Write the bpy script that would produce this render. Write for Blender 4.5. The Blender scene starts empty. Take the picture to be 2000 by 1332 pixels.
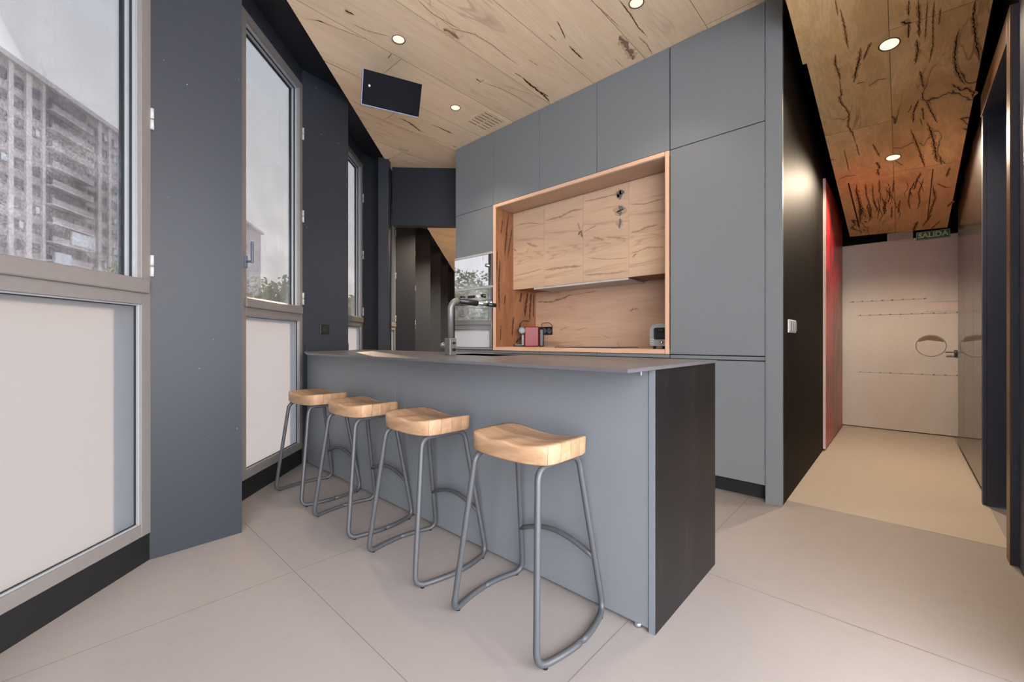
import bpy, bmesh, math, random
from math import sin, cos, pi, radians, sqrt
from mathutils import Vector, Matrix
random.seed(7)
SC = bpy.context.scene
COL = SC.collection

# ------------------------------------------------------------------ camera
cam_d = bpy.data.cameras.new('camera')
cam = bpy.data.objects.new('camera', cam_d)
COL.objects.link(cam)
cam.location = (0, 0, 1.03)
cam.rotation_euler = (radians(90), 0, math.atan2(.6805, .7327))
cam_d.sensor_width = 36
cam_d.lens = 822 / 2000 * 36
cam_d.shift_y = -0.0005
cam_d.clip_start = .02
cam_d.clip_end = 600
SC.camera = cam

# ------------------------------------------------------------------ exposure
vs = SC.view_settings
vs.view_transform = 'Standard'
vs.look = 'None'
vs.gamma = 1
vs.exposure = 0.2
vs.use_curve_mapping = False

# ------------------------------------------------------------------ sky
SKY = 11.0
wd = bpy.data.worlds.new('sky')
SC.world = wd
wd.use_nodes = True
wn = wd.node_tree
wn.nodes.clear()
w_out = wn.nodes.new('ShaderNodeOutputWorld')
w_bg = wn.nodes.new('ShaderNodeBackground')
w_tc = wn.nodes.new('ShaderNodeTexCoord')
w_sep = wn.nodes.new('ShaderNodeSeparateXYZ')
w_rmp = wn.nodes.new('ShaderNodeValToRGB')
wn.links.new(w_tc.outputs['Generated'], w_sep.inputs[0])
wn.links.new(w_sep.outputs['Z'], w_rmp.inputs[0])
wn.links.new(w_rmp.outputs[0], w_bg.inputs[0])
wn.links.new(w_bg.outputs[0], w_out.inputs[0])
cr = w_rmp.color_ramp
cr.elements[0].position = 0.0
cr.elements[0].color = (.97, .93, .92, 1)
cr.elements[1].position = 1.0
cr.elements[1].color = (.55, .86, 1.38, 1)
e = cr.elements.new(.45); e.color = (.86, .92, 1.0, 1)
w_bg.inputs[1].default_value = SKY

# ------------------------------------------------------------------ sun (low, coming in along the window front)
sun_d = bpy.data.lights.new('sun', 'SUN')
sun_d.energy = 62.0
sun_d.angle = radians(.8)
sun_d.color = (1.0, .74, .55)
sun = bpy.data.objects.new('sun', sun_d)
COL.objects.link(sun)
_sd = Vector((.926, -.36, -.27)).normalized()
sun.rotation_euler = _sd.to_track_quat('-Z', 'Y').to_euler()
sun.location = (-10, 4, 6)

# ------------------------------------------------------------------ helpers
def lin(c):
    c = c / 255.
    return c / 12.92 if c <= .04045 else ((c + .055) / 1.055) ** 2.4
def rgb(r, g, b):
    return (lin(r), lin(g), lin(b), 1.0)

class NT:
    def __init__(s, name):
        s.m = bpy.data.materials.new(name)
        s.m.use_nodes = True
        s.t = s.m.node_tree
        s.t.nodes.clear()
        s.out = s.t.nodes.new('ShaderNodeOutputMaterial')
    def n(s, typ, **kw):
        nd = s.t.nodes.new('ShaderNode' + typ)
        for k, v in kw.items():
            setattr(nd, k, v)
        return nd
    def set(s, sock, v):
        if isinstance(v, bpy.types.NodeSocket):
            s.t.links.new(v, sock)
        else:
            sock.default_value = v
    def math(s, op, a, b=0.0, c=0.0, clamp=False):
        nd = s.n('Math', operation=op, use_clamp=clamp)
        s.set(nd.inputs[0], a); s.set(nd.inputs[1], b); s.set(nd.inputs[2], c)
        return nd.outputs[0]
    def mix(s, f, a, b, mode='MIX'):
        nd = s.n('Mix', data_type='RGBA', blend_type=mode)
        s.set(nd.inputs[0], f); s.set(nd.inputs[6], a); s.set(nd.inputs[7], b)
        return nd.outputs[2]
    def noise(s, vec, scale, detail=3, rough=.5, dist=0., out=0):
        nd = s.n('TexNoise')
        s.set(nd.inputs['Vector'], vec)
        nd.inputs['Scale'].default_value = scale
        nd.inputs['Detail'].default_value = detail
        nd.inputs['Roughness'].default_value = rough
        nd.inputs['Distortion'].default_value = dist
        return nd.outputs[out]
    def ramp(s, f, stops):
        nd = s.n('ValToRGB')
        s.set(nd.inputs[0], f)
        r = nd.color_ramp
        r.elements[0].position, r.elements[0].color = stops[0][0], stops[0][1]
        r.elements[1].position, r.elements[1].color = stops[-1][0], stops[-1][1]
        for p, c in stops[1:-1]:
            el = r.elements.new(p); el.color = c
        return nd.outputs[0]
    def step(s, f, a, b):          # smooth 0..1 ramp between a and b
        nd = s.n('MapRange', interpolation_type='SMOOTHSTEP')
        s.set(nd.inputs[0], f)
        nd.inputs[1].default_value = a; nd.inputs[2].default_value = b
        nd.inputs[3].default_value = 0; nd.inputs[4].default_value = 1
        return nd.outputs[0]
    def obj(s):
        return s.n('TexCoord').outputs['Object']
    def xyz(s, v):
        nd = s.n('SeparateXYZ'); s.set(nd.inputs[0], v)
        return nd.outputs
    def comb(s, x, y, z):
        nd = s.n('CombineXYZ')
        s.set(nd.inputs[0], x); s.set(nd.inputs[1], y); s.set(nd.inputs[2], z)
        return nd.outputs[0]
    def principled(s, col, rough, metal=0., spec=.5, bump=None, bstr=.2, bdist=.002, coat=0.):
        p = s.n('BsdfPrincipled')
        s.set(p.inputs['Base Color'], col)
        s.set(p.inputs['Roughness'], rough)
        s.set(p.inputs['Metallic'], metal)
        s.set(p.inputs['Specular IOR Level'], spec)
        if coat:
            p.inputs['Coat Weight'].default_value = coat
            p.inputs['Coat Roughness'].default_value = .06
        if bump is not None:
            b = s.n('Bump')
            b.inputs['Strength'].default_value = bstr
            b.inputs['Distance'].default_value = bdist
            s.set(b.inputs['Height'], bump)
            s.t.links.new(b.outputs[0], p.inputs['Normal'])
        s.t.links.new(p.outputs[0], s.out.inputs[0])
        return p

def flat(name, c, rough=.5, metal=0., spec=.5, var=.06, scale=30, bstr=.05, coat=0.):
    m = NT(name)
    o = m.obj()
    nz = m.noise(o, scale, 4)
    dk = tuple(x * (1 - var * 2) for x in c[:3]) + (1,)
    lt = tuple(min(1, x * (1 + var * 2)) for x in c[:3]) + (1,)
    m.principled(m.mix(nz, dk, lt), rough, metal, spec, bump=nz, bstr=bstr, bdist=.001, coat=coat)
    return m.m

def paint(name, c, rough=.42, specks=0., streak=0., spec=.5, big=.10):
    """matt lacquer with faint cloudiness, orange peel, optional dust specks and wipe marks"""
    m = NT(name)
    o = m.obj()
    cl = m.noise(o, 1.3, 3, .5)
    fine = m.noise(o, 220, 2)
    col = m.mix(cl, tuple(x * (1 - big) for x in c[:3]) + (1,), tuple(x * (1 + big) for x in c[:3]) + (1,))
    if specks:
        v = m.n('TexVoronoi', feature='F1'); m.set(v.inputs['Vector'], o); v.inputs['Scale'].default_value = 26
        sz = m.math('MULTIPLY', m.step(m.noise(o, 3.0, 2), .48, .75), .07)
        f = m.math('LESS_THAN', v.outputs['Distance'], sz)
        col = m.mix(m.math('MULTIPLY', f, specks), col, rgb(200, 205, 215))
    if streak:
        x = m.xyz(o)
        sv = m.comb(m.math('MULTIPLY', x[0], 6.), m.math('MULTIPLY', x[1], 6.), m.math('MULTIPLY', x[2], .8))
        st = m.noise(sv, 2.0, 6, .62)
        col = m.mix(m.math('MULTIPLY', m.step(st, .52, .80), streak), col, rgb(95, 80, 68))
        sc = m.noise(m.comb(m.math('MULTIPLY', x[0], 30.), m.math('MULTIPLY', x[1], 30.), m.math('MULTIPLY', x[2], 5.)), 1.3, 2, .5, 1.5)
        col = m.mix(m.math('MULTIPLY', m.step(sc, .73, .76), .5 * streak), col, rgb(150, 140, 130))
    r = rough
    m.principled(col, r, 0, spec, bump=fine, bstr=.06, bdist=.0006)
    return m.m

def wood(name, base, dark, axis='Y', pitch=None, off=0., length=2.4, crack=.8, figure=.5, tone=.12, rough=.5, cross='X', fine=1.0, seam=.0016, lit=None, patch=0.):
    """solid oak boards. axis = grain direction, cross = the direction across the boards (object axes)"""
    m = NT(name)
    o = m.obj()
    x = m.xyz(o)
    idx = dict(X=0, Y=1, Z=2)
    g = x[idx[axis]]; c = x[idx[cross]]
    d = x[3 - idx[axis] - idx[cross]]
    if pitch:
        cc = m.math('DIVIDE', m.math('ADD', c, off), pitch)
        ci = m.math('FLOOR', cc)
        cf = m.math('FRACT', cc)
        wn1 = m.n('TexWhiteNoise', noise_dimensions='1D'); m.set(wn1.inputs['W'], ci)
        gg = m.math('ADD', m.math('DIVIDE', g, length), m.math('MULTIPLY', wn1.outputs['Value'], 3.0))
        gi = m.math('FLOOR', gg); gf = m.math('FRACT', gg)
        wn2 = m.n('TexWhiteNoise', noise_dimensions='2D'); m.set(wn2.inputs['Vector'], m.comb(ci, gi, 0.0))
        rnd = wn2.outputs['Value']
        e1 = m.math('MULTIPLY', m.math('MINIMUM', cf, m.math('SUBTRACT', 1.0, cf)), pitch)
        e2 = m.math('MULTIPLY', m.math('MINIMUM', gf, m.math('SUBTRACT', 1.0, gf)), length)
        sm = m.math('LESS_THAN', m.math('MINIMUM', e1, e2), seam)
    else:
        rnd = 0.37; sm = None
    ro = m.math('MULTIPLY', rnd, 37.0)
    # grain-aligned coordinates
    def gv(a, b):
        return m.comb(m.math('ADD', m.math('MULTIPLY', g, a), ro), m.math('ADD', m.math('MULTIPLY', c, b), ro), m.math('MULTIPLY', d, b))
    warp = m.noise(gv(1.2, 3.), 1.0, 3, .5)
    fig = m.noise(gv(.7, 5.), 1.0, 5, .6, .6)
    ring = m.math('SINE', m.math('MULTIPLY', m.math('ADD', m.math('MULTIPLY', fig, 2.2), m.math('MULTIPLY', warp, 1.2)), 26.0))
    ring = m.math('ADD', m.math('MULTIPLY', ring, .5), .5)
    fib = m.noise(gv(3.5, 120. * fine), 1.0, 4, .62)
    pale = lit or tuple(min(1, v * 1.22 + .01) for v in base[:3]) + (1,)
    mid = tuple((a * .62 + b * .38) for a, b in zip(base[:3], dark[:3])) + (1,)
    col = m.mix(m.step(fig, .30, .62), pale, base)
    col = m.mix(m.math('MULTIPLY', m.step(fig, .52, .80), figure), col, mid)
    col = m.mix(m.math('MULTIPLY', m.step(ring, .35, 1.0), figure * .30), col, mid)
    col = m.mix(m.math('MULTIPLY', m.step(fib, .40, .75), .30), col, mid)
    if pitch:
        tn = m.math('ADD', m.math('MULTIPLY', rnd, tone * 2), 1.0 - tone)
        col = m.mix(1.0, col, m.comb(tn, tn, tn), 'MULTIPLY')
    if patch:
        pn = m.noise(gv(.9, 1.6), 1.0, 4, .6, .5)
        col = m.mix(m.math('MULTIPLY', m.step(pn, .46, .62), patch), col, tuple(b_ * k_ for b_, k_ in zip(base[:3], (.50, .38, .28))) + (1,))
    # shakes and dark mineral lines that follow the grain
    cn = m.noise(gv(.55, 3.6), 1.0, 3, .55, .9)
    cm = m.step(m.noise(gv(.5, 1.1), 1.3, 2), .50, .66)
    line = m.math('SUBTRACT', 1.0, m.step(m.math('ABSOLUTE', m.math('SUBTRACT', cn, .5)), .001, .012))
    halo = m.math('SUBTRACT', 1.0, m.step(m.math('ABSOLUTE', m.math('SUBTRACT', cn, .5)), .0, .07))
    col = m.mix(m.math('MULTIPLY', m.math('MULTIPLY', halo, cm), .45 * crack), col, mid)
    col = m.mix(m.math('MULTIPLY', m.math('MULTIPLY', line, cm), crack), col, dark)
    if sm is not None:
        col = m.mix(m.math('MULTIPLY', sm, .85), col, rgb(38, 26, 18))
    h = m.math('SUBTRACT', m.math('MULTIPLY', fib, .4), m.math('MULTIPLY', line, cm))
    m.principled(col, m.math('ADD', rough, m.math('MULTIPLY', fib, .12)), 0, .35, bump=h, bstr=.25, bdist=.002)
    return m.m

M = {}
CAB = rgb(113, 117, 120)
M['cab'] = paint('graphite_laminate', CAB, .36, spec=.6, big=.03)
M['cab_island'] = paint('grey_laminate', rgb(108, 112, 117), .36, spec=.6, big=.03)
M['pier'] = paint('anthracite_paint', rgb(45, 48, 54), .40, specks=.8, big=.05, spec=.25)
M['dark_soffit'] = paint('deep_blue_black_paint', rgb(34, 37, 44), .42, spec=.25)
M['black_panel'] = paint('black_scuffed_lacquer', rgb(12, 9, 8), .58, streak=.16, spec=.06)
M['slab'] = flat('dark_stone_worktop', rgb(84, 82, 85), .36, spec=1.0, var=.05, scale=120)
M['slab_edge'] = flat('worktop_edge', rgb(120, 124, 132), .35)
M['alu'] = flat('anodised_window_frame', rgb(130, 124, 121), .38, metal=.2, var=.03)
M['alu_light'] = flat('light_window_rebate', rgb(172, 176, 180), .30, metal=.3, var=.02)
M['gasket'] = flat('black_gasket', rgb(26, 30, 38), .6)
M['steel'] = flat('brushed_steel', rgb(200, 200, 200), .25, metal=1.0, var=.03)
M['chrome'] = flat('chrome', rgb(225, 225, 228), .1, metal=1.0, var=.01)
M['white_metal'] = flat('white_hinge_metal', rgb(176, 174, 170), .4)
M['black'] = flat('black_plastic', rgb(22, 22, 24), .35)
M['black_mat'] = flat('matt_black', rgb(14, 14, 15), .6)
M['speaker'] = flat('speaker_cabinet', rgb(12, 12, 17), .6, spec=.08, var=.04)
M['speaker_edge'] = flat('speaker_bezel', rgb(105, 112, 130), .4)
M['tube'] = flat('gunmetal_tube', rgb(72, 73, 76), .42, metal=.1, var=.03, scale=60)
M['grey_tap'] = flat('grey_tap_metal', rgb(98, 97, 95), .36, metal=.3, var=.03)
M['red'] = flat('red_plastic', rgb(126, 12, 12), .4)
M['grey_plastic'] = flat('blue_grey_plastic', rgb(90, 96, 108), .3)
M['silver'] = flat('silver_paint', rgb(165, 166, 172), .3, metal=.5)
M['white'] = flat('white_plastic', rgb(225, 222, 216), .45)
M['groove'] = flat('shadow_gap', rgb(12, 13, 15), .8)
M['crack'] = flat('open_crack', rgb(52, 32, 18), .85)
M['streak'] = flat('mineral_streak', rgb(146, 116, 94), .55, var=.25, scale=60)
M['knot'] = flat('filled_knot', rgb(104, 102, 98), .5, var=.2, scale=60)
M['brown_jamb'] = flat('bronze_jamb', rgb(104, 78, 60), .35, metal=.3)
M['blue_wall'] = paint('dark_blue_grey_wall', rgb(66, 72, 92), .45)
M['ground'] = flat('paled_bounce_ground', rgb(190, 186, 178), .9, var=.06, scale=.6)  # unseen ground, paled to bounce daylight up through the windows

M['wood_ceiling'] = wood('pale_oak_boards', rgb(242, 212, 174), rgb(120, 88, 62), 'Y', .457, .99 + .457 * 30, 2.9, crack=.30, figure=.26, tone=.04, cross='X', lit=rgb(248, 220, 184), fine=.5)
M['wood_hall'] = wood('aged_oak_boards', rgb(246, 200, 138), rgb(48, 30, 18), 'Y', .62, .06 + .62 * 10, 1.72, crack=.9, figure=.75, tone=.10, cross='X', lit=rgb(250, 212, 156), patch=.35)
M['wood_door'] = wood('cupboard_oak', rgb(192, 162, 136), rgb(112, 90, 78), 'X', crack=.28, figure=.32, cross='Z', lit=rgb(200, 170, 142))
M['wood_splash'] = wood('splashback_oak', rgb(200, 164, 138), rgb(106, 82, 68), 'X', crack=.45, figure=.42, cross='Z', lit=rgb(210, 176, 150))
M['wood_side'] = wood('side_board_oak', rgb(146, 98, 66), rgb(58, 34, 24), 'Z', crack=1., figure=1., cross='Y', lit=rgb(170, 118, 82))
M['wood_edge'] = wood('pale_edge_oak', rgb(204, 166, 140), rgb(150, 114, 90), 'X', crack=.15, figure=.2, cross='Z')
M['wood_edge_v'] = wood('pale_edge_oak_upright', rgb(204, 166, 140), rgb(150, 114, 90), 'Z', crack=.15, figure=.2, cross='X')
M['seat_wood'] = wood('teak_butcher_block', rgb(164, 128, 97), rgb(84, 56, 36), 'X', .056, 3.024, .9, crack=.4, figure=1.0, tone=.12, cross='Y', rough=.45, fine=1.6, seam=.0005, lit=rgb(194, 158, 126))

def floor_mat(name, tint):
    m = NT(name)
    o = m.obj()
    a = m.noise(o, 1.1, 4, .55)
    b = m.noise(o, 14, 5, .65)
    col = m.mix(a, tuple(v * .93 for v in tint[:3]) + (1,), tuple(min(1, v * 1.05) for v in tint[:3]) + (1,))
    col = m.mix(m.math('MULTIPLY', m.step(b, .5, .8), .22), col, tuple(v * .80 for v in tint[:3]) + (1,))
    c2 = m.noise(o, 60, 3)
    col = m.mix(m.math('MULTIPLY', m.step(c2, .6, .75), .18), col, tuple(min(1, v * 1.12) for v in tint[:3]) + (1,))
    m.principled(col, m.math('ADD', .40, m.math('MULTIPLY', b, .18)), 0, .42, bump=b, bstr=.05, bdist=.001)
    return m.m
M['floor'] = floor_mat('large_stone_tiles', rgb(148, 139, 135))
M['reflector'] = flat('pale_bounce_slab', rgb(232, 228, 220), .8, var=.02, scale=3)  # added out of view; pale so it bounces skylight up to the ceiling
M['floor_hall'] = floor_mat('hall_lamp_warmed_resin', rgb(176, 164, 150))  # seamless hall floor; part of the downlights' warm tint is in the colour
M['grout'] = flat('tile_grout', rgb(122, 108, 100), .8)

def glass_mat():
    m = NT('dusty_dimming_glass')
    o = m.obj()
    tr = m.n('BsdfTransparent'); tr.inputs[0].default_value = (.278, .273, .270, 1)  # dark tint added to dim the sky seen through the panes
    tl = m.n('BsdfTranslucent'); tl.inputs[0].default_value = (.82, .84, .90, 1)
    gl = m.n('BsdfGlossy'); gl.inputs['Roughness'].default_value = .02
    n1 = m.noise(o, 3.2, 5, .65)
    n2 = m.noise(o, 130, 3, .6)
    x = m.xyz(o)
    lo = m.math('SUBTRACT', 1.0, m.step(x[2], 1.2, 2.9))
    dust = m.math('MULTIPLY', m.math('ADD', .25, m.math('MULTIPLY', m.step(n1, .35, .7), .75)), m.math('ADD', .45, m.math('MULTIPLY', m.step(n2, .40, .62), .9)))
    dust = m.math('MULTIPLY', m.math('MULTIPLY', dust, m.math('ADD', .05, m.math('MULTIPLY', lo, .95))), .085, clamp=True)
    mx = m.n('MixShader'); m.set(mx.inputs[0], dust)
    m.t.links.new(tr.outputs[0], mx.inputs[1]); m.t.links.new(tl.outputs[0], mx.inputs[2])
    fr = m.n('Fresnel'); fr.inputs[0].default_value = 1.35
    mx2 = m.n('MixShader'); m.set(mx2.inputs[0], m.math('MULTIPLY', fr.outputs[0], .5))
    m.t.links.new(mx.outputs[0], mx2.inputs[1]); m.t.links.new(gl.outputs[0], mx2.inputs[2])
    m.t.links.new(mx2.outputs[0], m.out.inputs[0])
    return m.m
M['glass'] = glass_mat()
def frost_mat():
    m = NT('frosted_glass')
    tl = m.n('BsdfTranslucent'); tl.inputs[0].default_value = (.218, .219, .221, 1)
    df = m.n('BsdfDiffuse'); df.inputs[0].default_value = (.35, .35, .36, 1)
    gl = m.n('BsdfGlossy'); gl.inputs['Roughness'].default_value = .25
    mx = m.n('MixShader'); mx.inputs[0].default_value = .12
    m.t.links.new(tl.outputs[0], mx.inputs[1]); m.t.links.new(df.outputs[0], mx.inputs[2])
    mx2 = m.n('MixShader'); mx2.inputs[0].default_value = .04
    m.t.links.new(mx.outputs[0], mx2.inputs[1]); m.t.links.new(gl.outputs[0], mx2.inputs[2])
    m.t.links.new(mx2.outputs[0], m.out.inputs[0])
    return m.m
M['frost'] = frost_mat()
def mirror(name, c, rough, mixf):
    m = NT(name)
    o = m.obj()
    nz = m.noise(o, 2.0, 3)
    p = m.n('BsdfPrincipled'); m.set(p.inputs['Base Color'], c); p.inputs['Roughness'].default_value = .4
    g = m.n('BsdfGlossy'); g.inputs['Roughness'].default_value = rough; g.inputs[0].default_value = (.92, .96, 1., 1)
    mx = m.n('MixShader'); m.set(mx.inputs[0], m.math('ADD', mixf - .03, m.math('MULTIPLY', nz, .06)))
    m.t.links.new(p.outputs[0], mx.inputs[1]); m.t.links.new(g.outputs[0], mx.inputs[2])
    m.t.links.new(mx.outputs[0], m.out.inputs[0])
    return m.m
M['oven_glass'] = mirror('mirror_oven_glass', rgb(30, 34, 40), .015, .82)
M['hall_gloss'] = mirror('glossy_bronze_laminate', rgb(34, 24, 19), .03, .40)
def emit(name, c, s):
    m = NT(name)
    e = m.n('Emission'); e.inputs[0].default_value = c; e.inputs[1].default_value = s
    m.t.links.new(e.outputs[0], m.out.inputs[0])
    return m.m
M['lamp'] = emit('warm_lamp', (1.0, .86, .66, 1), 1.1)

def door_mat():
    m = NT('riveted_aluminium')
    o = m.obj(); x = m.xyz(o)
    a = m.noise(m.comb(m.math('MULTIPLY', x[0], 3.), x[1], m.math('MULTIPLY', x[2], 1.2)), 1.6, 5, .6)
    b = m.noise(o, 26, 4, .6)
    col = m.mix(a, rgb(204, 196, 188), rgb(222, 216, 208))
    col = m.mix(m.math('MULTIPLY', m.step(b, .55, .78), .3), col, rgb(184, 174, 164))
    m.principled(col, .40, .15, .5, bump=b, bstr=.08, bdist=.002)
    return m.m
M['door_metal'] = door_mat()
def painting_mat():
    m = NT('red_abstract_paint')
    o = m.obj(); x = m.xyz(o)
    v = m.comb(m.math('MULTIPLY', x[1], 1.6), x[0], m.math('MULTIPLY', x[2], .7))
    a = m.noise(v, 1.9, 5, .6, 1.0)
    b = m.noise(v, 5.5, 5, .7)
    col = m.ramp(a, [(.30, rgb(46, 30, 30)), (.42, rgb(104, 30, 38)), (.55, rgb(166, 40, 50)), (.68, rgb(138, 36, 52)), (.8, rgb(78, 54, 52))])
    col = m.mix(m.math('MULTIPLY', m.step(b, .5, .7), .5), col, rgb(70, 34, 36))
    m.principled(col, .35, 0, .5, bump=b, bstr=.2, bdist=.003)
    return m.m
M['painting'] = painting_mat()

MW = {}
class MB:
    """collects shapes; build() links them as one mesh object"""
    def __init__(s):
        s.bm = bmesh.new()
    def _add(s, vs, fs, mat=0, smooth=False):
        v = [s.bm.verts.new(p) for p in vs]
        out = []
        for f in fs:
            try:
                fc = s.bm.faces.new([v[i] for i in f])
                fc.material_index = mat; fc.smooth = smooth
                out.append(fc)
            except ValueError:
                pass
        return v, out
    def box(s, x0, y0, z0, x1, y1, z1, mat=0, bev=0.0, seg=2):
        if x1 < x0: x0, x1 = x1, x0
        if y1 < y0: y0, y1 = y1, y0
        if z1 < z0: z0, z1 = z1, z0
        vs = [(x0, y0, z0), (x1, y0, z0), (x1, y1, z0), (x0, y1, z0), (x0, y0, z1), (x1, y0, z1), (x1, y1, z1), (x0, y1, z1)]
        fs = [(0, 3, 2, 1), (4, 5, 6, 7), (0, 1, 5, 4), (1, 2, 6, 5), (2, 3, 7, 6), (3, 0, 4, 7)]
        v, f = s._add(vs, fs, mat)
        if bev:
            es = list({e for fc in f for e in fc.edges})
            bmesh.ops.bevel(s.bm, geom=es, offset=bev, segments=seg, profile=.5, affect='EDGES')
        return s
    def prism(s, poly, z0, z1, mat=0, bev=0.0, top=None):
        n = len(poly)
        a = sum(poly[i][0] * poly[(i + 1) % n][1] - poly[(i + 1) % n][0] * poly[i][1] for i in range(n))
        if a < 0: poly = poly[::-1]
        zt = (lambda p: z1) if not callable(z1) else z1
        zb = (lambda p: z0) if not callable(z0) else z0
        vs = [(p[0], p[1], zb(p)) for p in poly] + [(p[0], p[1], zt(p)) for p in poly]
        fs = [tuple(range(n))[::-1], tuple(range(n, 2 * n))] + [(i, (i + 1) % n, n + (i + 1) % n, n + i) for i in range(n)]
        v, f = s._add(vs, fs, mat)
        if bev:
            es = list({e for fc in f for e in fc.edges})
            bmesh.ops.bevel(s.bm, geom=es, offset=bev, segments=2, profile=.5, affect='EDGES')
        return s
    def quad(s, a, b, c, d, mat=0):
        s._add([a, b, c, d], [(0, 1, 2, 3)], mat); return s
    def tube(s, pts, r, n=10, mat=0, cap=True, closed=False):
        pts = [Vector(p) for p in pts]
        m = len(pts)
        rs = r if isinstance(r, (list, tuple)) else [r] * m
        rings = []
        up = None
        for i, p in enumerate(pts):
            if closed:
                t = pts[(i + 1) % m] - pts[(i - 1) % m]
            else:
                t = (pts[min(i + 1, m - 1)] - pts[max(i - 1, 0)])
            t.normalize()
            if up is None:
                up = Vector((0, 0, 1)) if abs(t.z) < .9 else Vector((1, 0, 0))
            u = (up - t * up.dot(t)).normalized()
            w = t.cross(u)
            up = u
            rings.append([p + (u * cos(2 * pi * k / n) + w * sin(2 * pi * k / n)) * rs[i] for k in range(n)])
        vs = [v for rg in rings for v in rg]
        fs = []
        for i in range(m - (0 if closed else 1)):
            j = (i + 1) % m
            for k in range(n):
                fs.append((i * n + k, i * n + (k + 1) % n, j * n + (k + 1) % n, j * n + k))
        v, f = s._add(vs, fs, mat, True)
        if cap and not closed:
            for rg in (v[:n][::-1], v[-n:]):
                fc = s.bm.faces.new(rg); fc.material_index = mat
        return s
    def cyl(s, a, b, r, n=20, mat=0, r2=None):
        return s.tube([a, b], [r, r if r2 is None else r2], n, mat)
    def lathe(s, prof, c=(0, 0, 0), n=24, mat=0, axis='Z'):
        vs = []
        for (r, z) in prof:
            for k in range(n):
                a = 2 * pi * k / n
                p = (r * cos(a), r * sin(a), z)
                if axis == 'X': p = (z, r * cos(a), r * sin(a))
                if axis == 'Y': p = (r * sin(a), z, r * cos(a))
                vs.append((c[0] + p[0], c[1] + p[1], c[2] + p[2]))
        fs = []
        for i in range(len(prof) - 1):
            for k in range(n):
                fs.append((i * n + k, i * n + (k + 1) % n, (i + 1) * n + (k + 1) % n, (i + 1) * n + k))
        s._add(vs, fs, mat, True)
        return s
    def xf(s, mtx):
        bmesh.ops.transform(s.bm, matrix=mtx, verts=s.bm.verts[:]); return s
    def crack(s, pts, wd, f, mat=1, seed=0, jag=.35):
        """thin irregular strip along pts (2-D), f maps 2-D to 3-D"""
        rn = random.Random(seed)
        P = []
        for i in range(len(pts) - 1):
            a, b = Vector(pts[i]), Vector(pts[i + 1])
            k = max(2, int((b - a).length / max(.010, min(.018, wd * .9))))
            for j in range(k):
                P.append(a.lerp(b, j / k))
        P.append(Vector(pts[-1]))
        n = len(P)
        L, R = [], []
        for i, p in enumerate(P):
            t = (P[min(i + 1, n - 1)] - P[max(i - 1, 0)])
            if t.length < 1e-6: t = Vector((1, 0))
            t.normalize()
            nn = Vector((-t.y, t.x))
            u = i / (n - 1)
            h = wd * .5 * (min(1, 5 * u + .15) * min(1, 5 * (1 - u) + .15)) * rn.uniform(.45, 1.15)
            q = p + nn * rn.uniform(-jag, jag) * wd
            L.append(f(q + nn * h)); R.append(f(q - nn * h))
        vs = L + R
        fs = [(i, i + 1, n + i + 1, n + i) for i in range(n - 1)]
        s._add(vs, fs, mat)
        return s
    def cracks(s, items, f3, k=1.0, mat=1, halo=2, seed=0, jag=.35, wide=3.2):
        for i, (wd, pts) in enumerate(items):
            s.crack(pts, wd * wide * k, lambda q: f3(q, .0006), halo, seed=seed + i + 7, jag=.12)
            m_ = mat(wd) if callable(mat) else mat
            s.crack(pts, wd * k, lambda q: f3(q, .0014), m_, seed=seed + i, jag=jag)
        return s
    def build(s, name, mats, parent=None, space='world', loc=None, fix=True):
        if fix:
            bmesh.ops.recalc_face_normals(s.bm, faces=s.bm.faces[:])
        me = bpy.data.meshes.new(name)
        o = bpy.data.objects.new(name, me)
        mw = MW.get(parent.name, Matrix()) if parent else Matrix()
        if space == 'world' and parent:
            s.bm.transform(mw.inverted())
        if loc is not None:           # own origin, given in the parent's space
            s.bm.transform(Matrix.Translation(-Vector(loc)))
            o.location = loc
        s.bm.to_mesh(me); s.bm.free()
        if not isinstance(mats, (list, tuple)): mats = [mats]
        for m in mats:
            me.materials.append(M[m] if isinstance(m, str) else m)
        COL.objects.link(o)
        if parent: o.parent = parent
        MW[o.name] = mw @ (Matrix.Translation(loc) if loc is not None else Matrix())
        return o

def thing(name, label, cat, loc=(0, 0, 0), rz=0., group=None, kind=None):
    o = bpy.data.objects.new(name, None)
    COL.objects.link(o)
    o.empty_display_size = .05
    o.location = loc; o.rotation_euler = (0, 0, rz)
    MW[o.name] = Matrix.Translation(loc) @ Matrix.Rotation(rz, 4, 'Z')
    return tag(o, label, cat, group, kind)
def tag(o, label=None, cat=None, group=None, kind=None):
    if label: o['label'] = label
    if cat: o['category'] = cat
    if group: o['group'] = group
    if kind: o['kind'] = kind
    return o
def struct(o, label=None):
    o['kind'] = 'structure'
    if label: o['label'] = label
    return o
def copy_tree(o, parent=None):
    c = o.copy(); COL.objects.link(c)
    if parent: c.parent = parent
    for ch in [x for x in bpy.data.objects if x.parent == o]:
        copy_tree(ch, c)
    return c
R45 = Matrix.Rotation(radians(45), 4, 'Z')      # facade frame: x = outward depth s (negative = outside), y = along the windows t
def P(s_, t_):
    return ((s_ - t_) / sqrt(2), (s_ + t_) / sqrt(2))
def place(verts_mb, name, mats, parent=None):    # build from facade coordinates
    verts_mb.bm.transform(R45)
    return verts_mb.build(name, mats, parent)
M['pink_slot'] = flat('pinkish_slot_glass', rgb(226, 206, 206), .3)
M['tan_flap'] = flat('tan_inner_board', rgb(128, 104, 78), .7)
M['sign_green'] = flat('sign_green', rgb(34, 128, 90), .45, var=.02)
M['sign_text'] = flat('sign_lettering', rgb(205, 226, 196), .5, var=.01)
M['leaf'] = flat('leaf_green', rgb(124, 140, 66), .7, var=.3, scale=.8)
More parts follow.
